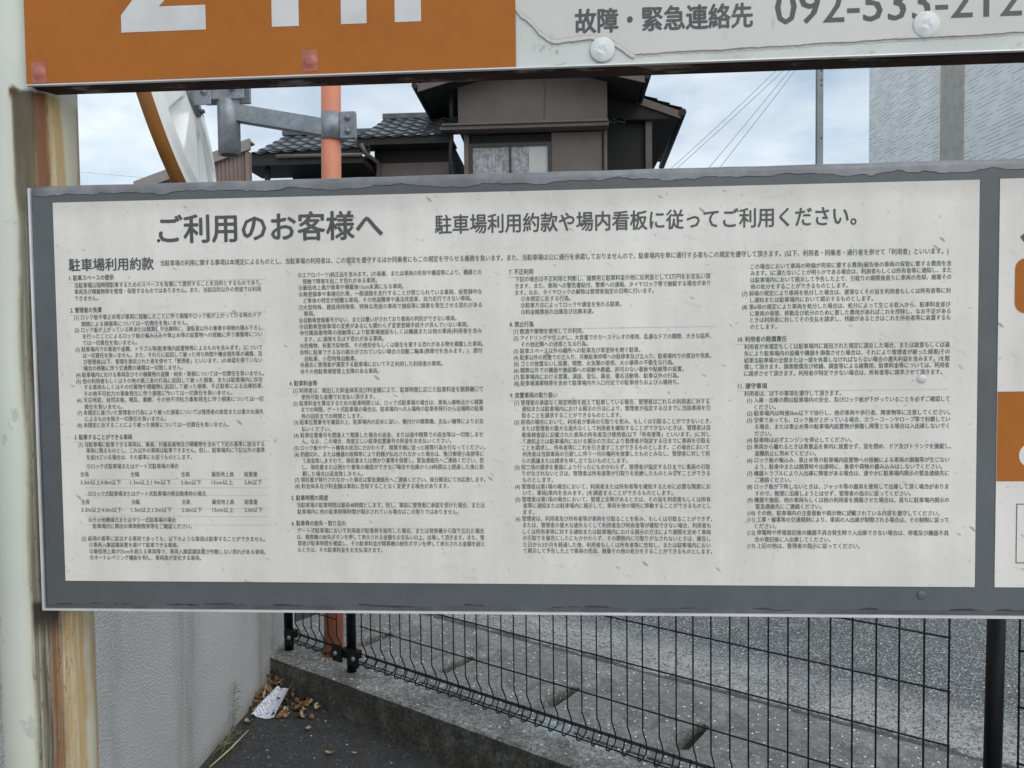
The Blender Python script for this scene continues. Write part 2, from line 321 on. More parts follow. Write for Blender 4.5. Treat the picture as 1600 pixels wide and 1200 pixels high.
def lathe(bm, prof, M4, n=48, fn=None):
    rings = []
    for (r, h) in prof:
        if r < 1e-6: rings.append([bm.verts.new(M4 @ Vector((0, 0, h)))])
        else:
            ring = []
            for k in range(n):
                t = 2 * math.pi * k / n; hh = h + (fn(r, t) if fn else 0)
                ring.append(bm.verts.new(M4 @ Vector((r * math.cos(t), r * math.sin(t), hh))))
            rings.append(ring)
    for a, b in zip(rings, rings[1:]):
        for k in range(n):
            q = [a[k % len(a)], a[(k + 1) % len(a)], b[(k + 1) % len(b)], b[k % len(b)]]
            q = list(dict.fromkeys(q))
            if len(q) > 2: f = bm.faces.new(q); f.smooth = True
def extr(bm, pts, y0, y1):
    """polygon in the x-z plane, from y0 (front) to y1"""
    a = [bm.verts.new((x, y0, z)) for x, z in pts]; b = [bm.verts.new((x, y1, z)) for x, z in pts]
    bm.faces.new(a); bm.faces.new(b[::-1])
    for i in range(len(pts)): j = (i + 1) % len(pts); bm.faces.new((a[i], b[i], b[j], a[j]))
def flat(bm, pts, y):
    bm.faces.new([bm.verts.new((x, y, z)) for x, z in pts])
def basis(n, up=Vector((0, 0, 1)), loc=(0, 0, 0)):
    n = Vector(n).normalized(); a = up.cross(n).normalized(); b = n.cross(a)
    return Matrix(((a.x, b.x, n.x, loc[0]), (a.y, b.y, n.y, loc[1]), (a.z, b.z, n.z, loc[2]), (0, 0, 0, 1)))

# text: glyph outlines of the bundled font, laid flat on a board
_tc = bpy.data.curves.new("glyphs", 'FONT'); _to = bpy.data.objects.new("glyphs", _tc); COL.objects.link(_to)
_tc.resolution_u = 2
def glyphs(bm, s, x, zmid, width, em, y, bold=0.0, dz=0.0):
    _tc.body = s; _tc.offset = 0.0; _tc.size = 1.0
    bpy.context.view_layer.update()
    dg = bpy.context.evaluated_depsgraph_get()
    me = bpy.data.meshes.new_from_object(_to.evaluated_get(dg))
    if len(me.vertices) == 0: bpy.data.meshes.remove(me); return
    xs = [v.co.x for v in me.vertices]; x0, x1 = min(xs), max(xs); k = width / (x1 - x0)
    d = bold * em
    sh_ = [(0, 0)] if bold <= 0 else ([(-d, 0), (d, 0)] if bold < .01 else [(-d, 0), (d, 0), (0, d * .8), (0, -d * .8), (-d * .7, -d * .6), (d * .7, d * .6)])
    for q_, (ox, oz) in enumerate(sh_):
        vv = [bm.verts.new((x + (v.co.x - x0) * k + ox, y - q_ * 0.00002, zmid + (v.co.y - 0.355) * em + oz + dz * (v.co.x - x0) * k)) for v in me.vertices]
        for p_ in me.polygons:
            try: bm.faces.new([vv[i] for i in p_.vertices])
            except ValueError: pass
    bpy.data.meshes.remove(me)

# ================================================================== SETTING
U = Vector((math.cos(R(-33)), math.sin(R(-33)), 0)); V = Vector((math.sin(R(33)), math.cos(R(33)), 0)); FB = Vector((-0.793, 2.82, 0))
def fw(u, v, z): return FB + U * u + V * v + Vector((0, 0, z))
FM = Matrix(((U.x, V.x, 0, FB.x), (U.y, V.y, 0, FB.y), (0, 0, 1, 0), (0, 0, 0, 1)))
ZR = -1.2                                                        # road level, metres below the lens
bm = nb()
Q = [(-40, 0.64, ZR - 0.004), (60, 0.64, ZR - 0.004), (90, 120, ZR - 0.004), (-70, 120, ZR - 0.004)]
bm.faces.new([bm.verts.new(p_) for p_ in Q])
road = obj('road', bm, ROAD); road.matrix_world = FM; road['kind'] = 'structure'
bm = nb()
nx, ny = 40, 24
g = [[bm.verts.new((-6 + 12 * i / nx, 0.6 + 3.8 * j / ny, -1.335 - 0.045 * (max(-1.2, -6 + 12 * i / nx) + 0.9) + random.uniform(-.002, .002))) for j in range(ny + 1)] for i in range(nx + 1)]
for i in range(nx):
    for j in range(ny): bm.faces.new((g[i][j], g[i + 1][j], g[i + 1][j + 1], g[i][j + 1]))
lot = obj('ground', bm, LOT, smooth=True); lot['kind'] = 'structure'
bm = nb(); hs_ = lambda x: -1.335 - 0.045 * (max(-1.2, min(6, x)) + 0.9)
xs_ = [-40, -6, -1.2, 6, 40]
for a_, b_ in zip(xs_, xs_[1:]): bm.faces.new([bm.verts.new(q_) for q_ in ((a_, -60, hs_(a_)), (b_, -60, hs_(b_)), (b_, 0.6, hs_(b_)), (a_, 0.6, hs_(a_)))])
pv = obj('bounce_pavement', bm, mk('pale bounce paving', (0.42, 0.41, 0.39), 0.9, var=0.15, vs=2)); pv['kind'] = 'structure'  # unseen pale paving behind the camera, added to bounce light onto the boards
bm = nb()
box(bm, -6, 6, -0.02, 0.636, -1.36, ZR - 0.032)
gb = obj('gutter_bed', bm, HOLE); gb.matrix_world = FM @ Matrix.Translation((0, 0.12, 0)); gb['kind'] = 'structure'
# kerb the fence stands on
bm = nb(); t = bmesh.new()
nu = 150; ring = []
for i in range(nu + 1):
    u = -0.50 + 4.2 * i / nu; e = lambda s=0.003: random.uniform(-s, s)
    prof = [(-0.072, -1.62), (-0.071 + e(.002), -1.32), (-0.070 + e(.001), -1.209 + e(.001)), (-0.062 + e(.001), ZR - 0.001 + e(.0008)), (0.0, ZR + e(.0008)), (0.085, ZR + e(.0008)), (0.092, ZR - 0.01), (0.092, -1.62)]
    ring.append([bm.verts.new((u, a, b)) for a, b in prof])
for i in range(nu):
    for k in range(7): bm.faces.new((ring[i][k], ring[i + 1][k], ring[i + 1][k + 1], ring[i][k + 1]))
bm.faces.new(ring[0]); bm.faces.new(ring[-1][::-1])
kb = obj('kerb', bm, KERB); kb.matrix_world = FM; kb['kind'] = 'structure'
# gutter lids: each slab has half a lifting slot at both ends
JO = [-0.66, -0.18, 0.275, 0.761, 1.243, 1.709, 2.19, 2.67]
LN = ["gutter lid behind the orange mirror pole", "gutter lid behind the fence post that carries two clamps", "gutter lid behind the left half of the large mesh panel",
      "gutter lid behind the middle of the fence mesh, above the plastic scrap", "gutter lid below the right side of the grey board", "gutter lid behind the thick right fence post", "gutter lid at the right edge past the thick fence post"]
for i in range(len(JO) - 1):
    a, b = JO[i] + 0.0001, JO[i + 1] - 0.0001; s = 0.021
    def j(q=0.003): return random.uniform(-q, q)
    v0, v1, w0, w1 = 0.098, 0.632, 0.195 + j(.006), 0.385 + j(.006)
    out = [(a, v0), (b, v0 + j()), (b, w0), (b - s + j(), w0 + .012), (b - s + j(), w1 - .015), (b, w1), (b, v1), (a, v1), (a, w1), (a + s + j(), w1 - .012), (a + s + j(), w0 + .015), (a, w0)]
    bm = nb(); top = [bm.verts.new((x, y, ZR)) for x, y in out]; bot = [bm.verts.new((x, y, ZR - 0.031)) for x, y in out]
    bm.faces.new(top); bm.faces.new(bot[::-1])
    for k in range(12): bm.faces.new((top[k], bot[k], bot[(k + 1) % 12], top[(k + 1) % 12]))
    c0 = Vector(((a + b) / 2, 0.36, ZR))
    for v in bm.verts: v.co -= c0
    o = obj('gutter_lid', bm, LID); o.matrix_world = FM @ Matrix.Translation(c0)
    tag(o, LN[i], 'gutter lid', 'concrete gutter lids along the fence')

# ================================================================== STUCCO WALL
bm = nb(); box(bm, -1.42, -1.172, -0.6, 3.27, -1.75, 0.06)
tag(rebase(obj('stucco_wall', bm, STUCCO), (-1.3, 1.3, -1.4)), "low grey rough stucco wall running back to the fence corner", 'wall')

# ================================================================== MESH FENCE
fn = thing('mesh_fence', fw(0, 0, ZR), "black wire mesh fence with curled bottom edge standing on the concrete kerb", 'fence')
def post(u, lean=0.0, r=0.018):
    bm = nb(); b = fw(u, 0, ZR - 0.03)
    tube(bm, [b, b + Vector((lean * 0.9, 0, 0.86))], r, 20)
    lathe(bm, [(r + .0005, 0), (r + .0015, .003), (r * .6, .012), (0, .014)], Matrix.Translation(b + Vector((lean * 0.9, 0, 0.858))), 20)
    return obj('post', bm, BLACK, fn)
UP = [-0.377, 0.0, 2.055]
for u_ in UP:
    bm = nb(); n_ = 26; P0 = [(0.02, 0.006)] ; rg = []
    for rad_, hh in ((0.017, 0.008), (0.028, 0.006), (0.044, 0.0008)):
        rg.append([bm.verts.new(fw(u_ + (rad_ + (random.uniform(-.006, .006) if rad_ > .03 else 0)) * 1.15 * math.cos(2 * math.pi * q / n_), rad_ * math.sin(2 * math.pi * q / n_), ZR + hh)) for q in range(n_)])
    for a_, b_ in zip(rg, rg[1:]):
        for q in range(n_): bm.faces.new((a_[q], a_[(q + 1) % n_], b_[(q + 1) % n_], b_[q])).smooth = True
    obj('mortar_collar', bm, LID, fn)
post(UP[0]); post(UP[1]); post(UP[2], 0.013)
ZT, ZBEND, ZBOT = -1.105, -1.074, -1.1525
loop = [(0.0, ZBEND), (0.017, -1.106), (0.0235, -1.124), (0.0245, -1.139), (0.016, -1.149), (-0.004, ZBOT), (-0.021, -1.151), (-0.0305, -1.144), (-0.030, -1.133), (-0.0115, -1.103)]
def panel(u0, n, pitch=0.0505, hz=(-0.397, -0.519, -0.641, -0.763, -0.886, -1.008)):
    bm = nb(); r = 0.0022
    for i in range(n):
        u = u0 + i * pitch; jv = random.uniform(-.0012, .0012)
        pts = [fw(u, 0, -0.345)] + [fw(u + jv, 0, z) for z in (-0.7, ZBEND + 0.006)] + [fw(u + jv, a, b) for a, b in loop]
        tube(bm, pts, r, 6)
    e0, e1 = u0 - 0.003, u0 + (n - 1) * pitch + 0.003
    for z in hz: tube(bm, [fw(e0, -0.0042, z), fw(e1, -0.0042, z)], r * 1.05, 6)
    tube(bm, [fw(e0, -0.015, ZT), fw(e1, -0.015, ZT)], r * 1.05, 6)
    tube(bm, [fw(e0, 0.0205, -1.131), fw(e1, 0.0205, -1.131)], r * 1.05, 6)
    tube(bm, [fw(e0, -0.014, -1.147), fw(e1, -0.014, -1.147)], r * 1.05, 6)
    return obj('mesh_panel', bm, BLACK, fn)
panel(-0.335, 6, 0.0505); panel(0.056, 39); panel(2.105, 20)
def clamp(u, side):
    bm = nb(); z0, z1 = -1.150, -1.098
    box(bm, -0.028, 0.028, -0.010, -0.002, z0 - 0.004, z1 + .008, FM @ Matrix.Translation((u + side * 0.045, -0.026, 0)), 0.006, 3)
    box(bm, -0.020, 0.020, -0.020, 0.024, z0 + .012, z1 - .008, FM @ Matrix.Translation((u + side * 0.020, -0.006, 0)), 0.004)
    c = obj('clamp', bm, BLACK, fn)
    for dx, dz in ((0.05, 0.006),):
        bm = nb(); Mb = FM @ Matrix.Translation((u + side * dx, -0.0358, -1.128 + dz)) @ Matrix.Rotation(R(90), 4, 'X')
        lathe(bm, [(0, .008), (.005, .0075), (.0085, .004), (.009, 0)], Mb, 12)
        obj('bolt', bm, GALV, c)
clamp(UP[0], 1); clamp(UP[1], -1); clamp(UP[1], 1); 
# ================================================================== LITTER
bm = nb(); t = bmesh.new()
gx = [[(-1.135, 2.735), (-1.03, 2.718)], [(-1.075, 2.99), (-1.0, 2.975)]]
nn = 9; gg = []
for i in range(nn + 1):
    row = []
    for k in range(nn + 1):
        a, b = i / nn, k / nn
        x = (1 - b) * ((1 - a) * -1.140 + a * -1.055) + b * ((1 - a) * -1.110 + a * -1.040); y = (1 - b) * 2.705 + b * 2.885
        z = -1.322 + 0.030 * b + 0.003 * math.sin(a * 7 + b * 5) + (0.045 * b if a > 0.72 else 0) * (a - 0.72) / 0.28 + (0.012 if a < 0.12 else 0)
        row.append(bm.verts.new((x, y, z)))
    gg.append(row)
for i in range(nn):
    for k in range(nn): bm.faces.new((gg[i][k], gg[i + 1][k], gg[i + 1][k + 1], gg[i][k + 1]))
lf = obj('leaflet', bm, PAPER, smooth=True); rebase(lf, (-1.07, 2.82, -1.32))
tag(lf, "folded white printed leaflet lying on dead leaves in the wall corner", 'paper')
def leaf(bm, c, l, wd, rz, tilt, curl, mi=0):
    Mx = Matrix.Translation(c) @ Matrix.Rotation(rz, 4, 'Z') @ Matrix.Rotation(tilt, 4, 'Y') @ Matrix.Rotation(random.uniform(-.5, .5), 4, 'X')
    rows = []
    for i in range(6):
        t = i / 5; h = wd * math.sin(math.pi * min(0.96, t * 0.92 + 0.04)) ** 0.8
        z = curl * l * (t - .5) ** 2
        rows.append([bm.verts.new(Mx @ Vector((l * (t - .5), s * h * .5, z + abs(s) * wd * .18))) for s in (-1, 0, 1)])
    for a, b in zip(rows, rows[1:]):
        for k in range(2):
            f = bm.faces.new((a[k], a[k + 1], b[k + 1], b[k])); f.material_index = mi; f.smooth = True
bm = nb()
for i in range(200):
    t = random.random(); x = -1.168 + 0.25 * random.random() ** 1.3; y = 3.0 - 0.24 * random.random() - (x + 1.165) * 0.62
    if x > -0.95 and random.random() < .5: continue
    dz = max(0.0, 0.07 * (1 - (x + 1.165) / 0.24)) * max(0, (y - 2.72) / 0.25)
    if y < 2.72: continue
    if -1.125 < x < -1.04 and y < 2.93 and random.random() < .75: continue
    leaf(bm, (x, y, -1.322 + random.random() * dz), random.uniform(.020, .042), random.uniform(.010, .020), random.uniform(0, 6.3), random.uniform(-.7, .7), random.uniform(.2, 1.4), random.choice((0, 0, 1, 2)))
ll = obj('leaf_litter', bm, [LEAF, LEAF2, LEAF3]); rebase(ll, (-1.05, 2.9, -1.32))
tag(ll, "heap of dead brown leaves in the corner of wall and kerb", 'leaves', kind='stuff')
single = [((-0.781, 2.488), .034, 1, "pale curled leaf on the dark asphalt, right of the dry stalk"), ((-0.908, 2.64), .030, 1, "small pale leaf on the asphalt below the white leaflet's right end"), ((-1.135, 2.66), .042, 1, "dry buff leaf against the foot of the stucco wall, left of the leaflet"),
          ((-1.155, 2.50), .036, 1, "dry leaf caught in the weed at the wall foot"), ((-0.70, 2.50), .018, 1, "tiny pale leaf furthest right on the asphalt")]
for (xy, l, mi, lab) in single:
    bm = nb(); zz = -1.335 - 0.045 * (xy[0] + 0.9) + 0.007
    leaf(bm, (0, 0, 0), l, l * .5, random.uniform(0, 3), 0.15, 0.7)
    o = obj('fallen_leaf', bm, LEAF2); o.location = (xy[0], xy[1], zz)
    tag(o, lab, 'leaf', 'single leaves scattered on the asphalt')
bm = nb()
def chip(c, r):
    n_ = random.choice((5, 6, 7)); a0 = random.uniform(0, 6); P = [Vector((math.cos(a0 + 6.283 * q / n_) * r * random.uniform(.6, 1.2), math.sin(a0 + 6.283 * q / n_) * r * random.uniform(.4, 1.0), 0)) for q in range(n_)]
    lo = [bm.verts.new(c + q) for q in P]; hi = [bm.verts.new(c + q * .75 + Vector((0, 0, r * random.uniform(.3, .6)))) for q in P]
    bm.faces.new(hi)
    for q in range(n_): bm.faces.new((lo[q], lo[(q + 1) % n_], hi[(q + 1) % n_], hi[q]))
for q in range(420):
    vv_ = random.choice((random.uniform(-.05, .10), random.gauss(.10, .02), random.uniform(.10, .62), random.gauss(.62, .07)))
    chip(fw(random.uniform(-.4, 2.6), vv_, ZR + (0.0006 if vv_ < .64 else -.003)), random.choice((.0022, .0028, .0034, .005)))
for q in range(60):
    x_ = random.uniform(-1.1, 0.4); y_ = random.uniform(2.1, 2.66 - .64 * (x_ + .74)); chip(Vector((x_, y_, -1.335 - .045 * (x_ + .9) + .001)), random.choice((.002, .003, .004)))
gc_ = obj('grit', bm, mk('pale grit', (0.55, 0.55, 0.53), 0.8, var=0.35, vs=25)); tag(gc_, 'pale grit and stone chips scattered over kerb and gutter lids', 'grit', kind='stuff')
def weed(name, c, n, h, sp, mat, label, thin=0.0016):
    bm = nb()
    for i in range(n):
        a = random.uniform(-1.2, 1.6); l = h * random.uniform(.35, 1); d = Vector((math.cos(a), math.sin(a), 0)) * sp * random.uniform(.3, 1)
        p0 = Vector(c) + Vector((random.uniform(0, .035), random.uniform(-.07, .07), 0))
        tube(bm, [p0, p0 + d * .25 + Vector((0, 0, l * .5)), p0 + d * .6 + Vector((0, 0, l * .85)), p0 + d + Vector((0, 0, l * .92))], thin, 4, True, [thin, thin, thin * .8, thin * .2])
    o = obj(name, bm, mat); rebase(o, c); return tag(o, label, 'weed')
weed('grass_weed', (-1.165, 2.47, -1.325), 18, .085, .08, GRASS, "tuft of green and straw grass growing at the foot of the stucco wall")
bm = nb(); c = Vector((-1.163, 2.60, -1.325))
pts = [c, c + Vector((.006, -.01, .06)), c + Vector((.004, .0, .12)), c + Vector((.012, .01, .185))]; tube(bm, pts, .0012, 5)
for i in range(26):
    t = random.uniform(.15, 1) * .185; p0 = c + Vector((.006, 0, t)); a = random.uniform(-1.5, 1.6)
    tube(bm, [p0, p0 + Vector((math.cos(a) * .018, math.sin(a) * .022, .012)), p0 + Vector((math.cos(a) * .03, math.sin(a) * .03, .01))], .001, 4)
o = obj('stalk_weed', bm, GRASS); rebase(o, c); tag(o, "thin upright weed with side twigs against the stucco wall", 'weed')
bm = nb(); tube(bm, [(-1.135, 2.36, -1.318), (-1.11, 2.45, -1.308), (-1.09, 2.56, -1.296)], .0028, 6, True, [.0026, .0028, .0022])
o = obj('dry_stalk', bm, STRAW); rebase(o, (-1.11, 2.45, -1.32)); tag(o, "long yellow dry stalk lying on the asphalt beside the wall", 'stalk')
bm = nb(); rows = []
for i in range(7):
    rows.append([bm.verts.new(fw(0.835 + .022 * i + .004 * math.sin(k * 2.1), 0.005 + 0.055 * k / 5 + .004 * math.sin(i * 1.7), ZR + 0.012 + .022 * math.sin(i * .9 + k * .8) ** 2 + .012 * k / 5)) for k in range(6)])
for i in range(6):
    for k in range(5): bm.faces.new((rows[i][k], rows[i + 1][k], rows[i + 1][k + 1], rows[i][k + 1])).smooth = True
o = obj('plastic_scrap', bm, PLAST); rebase(o, fw(.9, .03, ZR)); tag(o, "cloudy pale plastic wrapper caught under the fence mesh on the kerb", 'litter')

# ================================================================== TERMS BOARD (lower board)
tb = thing('notice_board', (-0.05, 1.01, -0.3405), "wide grey bordered parking terms board with dense small print", 'notice board')
XL, XR = -0.7075, 1.36
def ztop(x): return 0.2363 + 0.0030 * x
def zbot(x): return -0.3400 + 0.0015 * x
bm = nb(); t = bmesh.new()
prof = []
nseg = 60; rings = []
for i in range(nseg + 1):
    x = XL + (XR - XL) * i / nseg; zt, zb = ztop(x) + random.uniform(-.0004, .0004), zbot(x)
    rad = 0.009
    ring = [(1.002, zb), (1.002, zt - rad)] + [(1.002 + rad * (1 - math.cos(a)), zt - rad + rad * math.sin(a)) for a in [R(q) for q in (18, 36, 54, 72, 90)]] + [(1.024, zt), (1.024, zb)]
    rings.append([bm.verts.new((x, y, z)) for y, z in ring])
for i in range(nseg):
    n = len(rings[0])
    for k in range(n): bm.faces.new((rings[i][k], rings[i][(k + 1) % n], rings[i + 1][(k + 1) % n], rings[i + 1][k])).smooth = True
bm.faces.new(rings[0][::-1]); bm.faces.new(rings[-1])
obj('panel', bm, RAIL, tb)
_rw = [0.0]
while len(_rw) < 1100: _rw.append(0.93 * _rw[-1] + random.gauss(0, 0.00042) + (random.choice((-.0018, .0016)) if random.random() < 0.02 else 0))
_rw = [sum(_rw[max(0, i - 1):i + 2]) / len(_rw[max(0, i - 1):i + 2]) for i in range(len(_rw))]
def rag(x): return ztop(x) - 0.0150 + 1.25 * _rw[int((x + 0.72) * 500)] + 0.0009 * math.sin(x * 7.3)
def rag2(x): return zbot(x) + 0.0062 + 0.0008 * math.sin(x * 37) + 0.5 * _rw[int((x + 0.72) * 430)]
n = 720; xs = [XL + 0.004 + (XR - XL - 0.006) * i / n for i in range(n + 1)]
bm = nb(); extr(bm, [(x, rag(x)) for x in xs] + [(x, rag2(x)) for x in xs[::-1]], 1.0008, 1.0018); obj('border_film', bm, FILM, tb)
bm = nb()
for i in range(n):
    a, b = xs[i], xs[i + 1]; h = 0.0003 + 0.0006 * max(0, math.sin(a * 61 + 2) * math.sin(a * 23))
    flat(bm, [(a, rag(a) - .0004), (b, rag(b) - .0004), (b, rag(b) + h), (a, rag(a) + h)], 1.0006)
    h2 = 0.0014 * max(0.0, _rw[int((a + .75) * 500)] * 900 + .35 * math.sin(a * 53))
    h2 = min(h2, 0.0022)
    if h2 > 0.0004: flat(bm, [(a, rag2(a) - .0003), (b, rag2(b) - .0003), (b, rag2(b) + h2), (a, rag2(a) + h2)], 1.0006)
obj('dark_edge_line', bm, MATTBLK, tb)  # thin dark ragged lines along the film's top and bottom edges
bm = nb(); box(bm, XL - 0.003, XL, 0.999, 1.024, zbot(XL) - .002, ztop(XL) - .004); obj('edge_trim', bm, ALU, tb)
bm = nb(); t = bmesh.new(); a = [(XL - .003, zbot(XL) - .0028), (XR, zbot(XR) - .0042), (XR, zbot(XR) - .0002), (XL - .003, zbot(XL) - .0002)]
extr(bm, a, 0.9992, 1.024); obj('edge_trim', bm, ALU, tb)
def sheet(c):
    bm = nb(); extr(bm, c, 1.0, 1.0007); return obj('notice_sheet', bm, SHEET, tb)
sh = sheet([(-0.6766, 0.2102), (0.5252, 0.2107), (0.5250, -0.3026), (-0.6766, -0.3027)])
sh2 = sheet([(0.5497, 0.2113), (XR - .03, 0.2125), (XR - .03, -0.302), (0.5494, -0.3026)])
YT = 0.99965
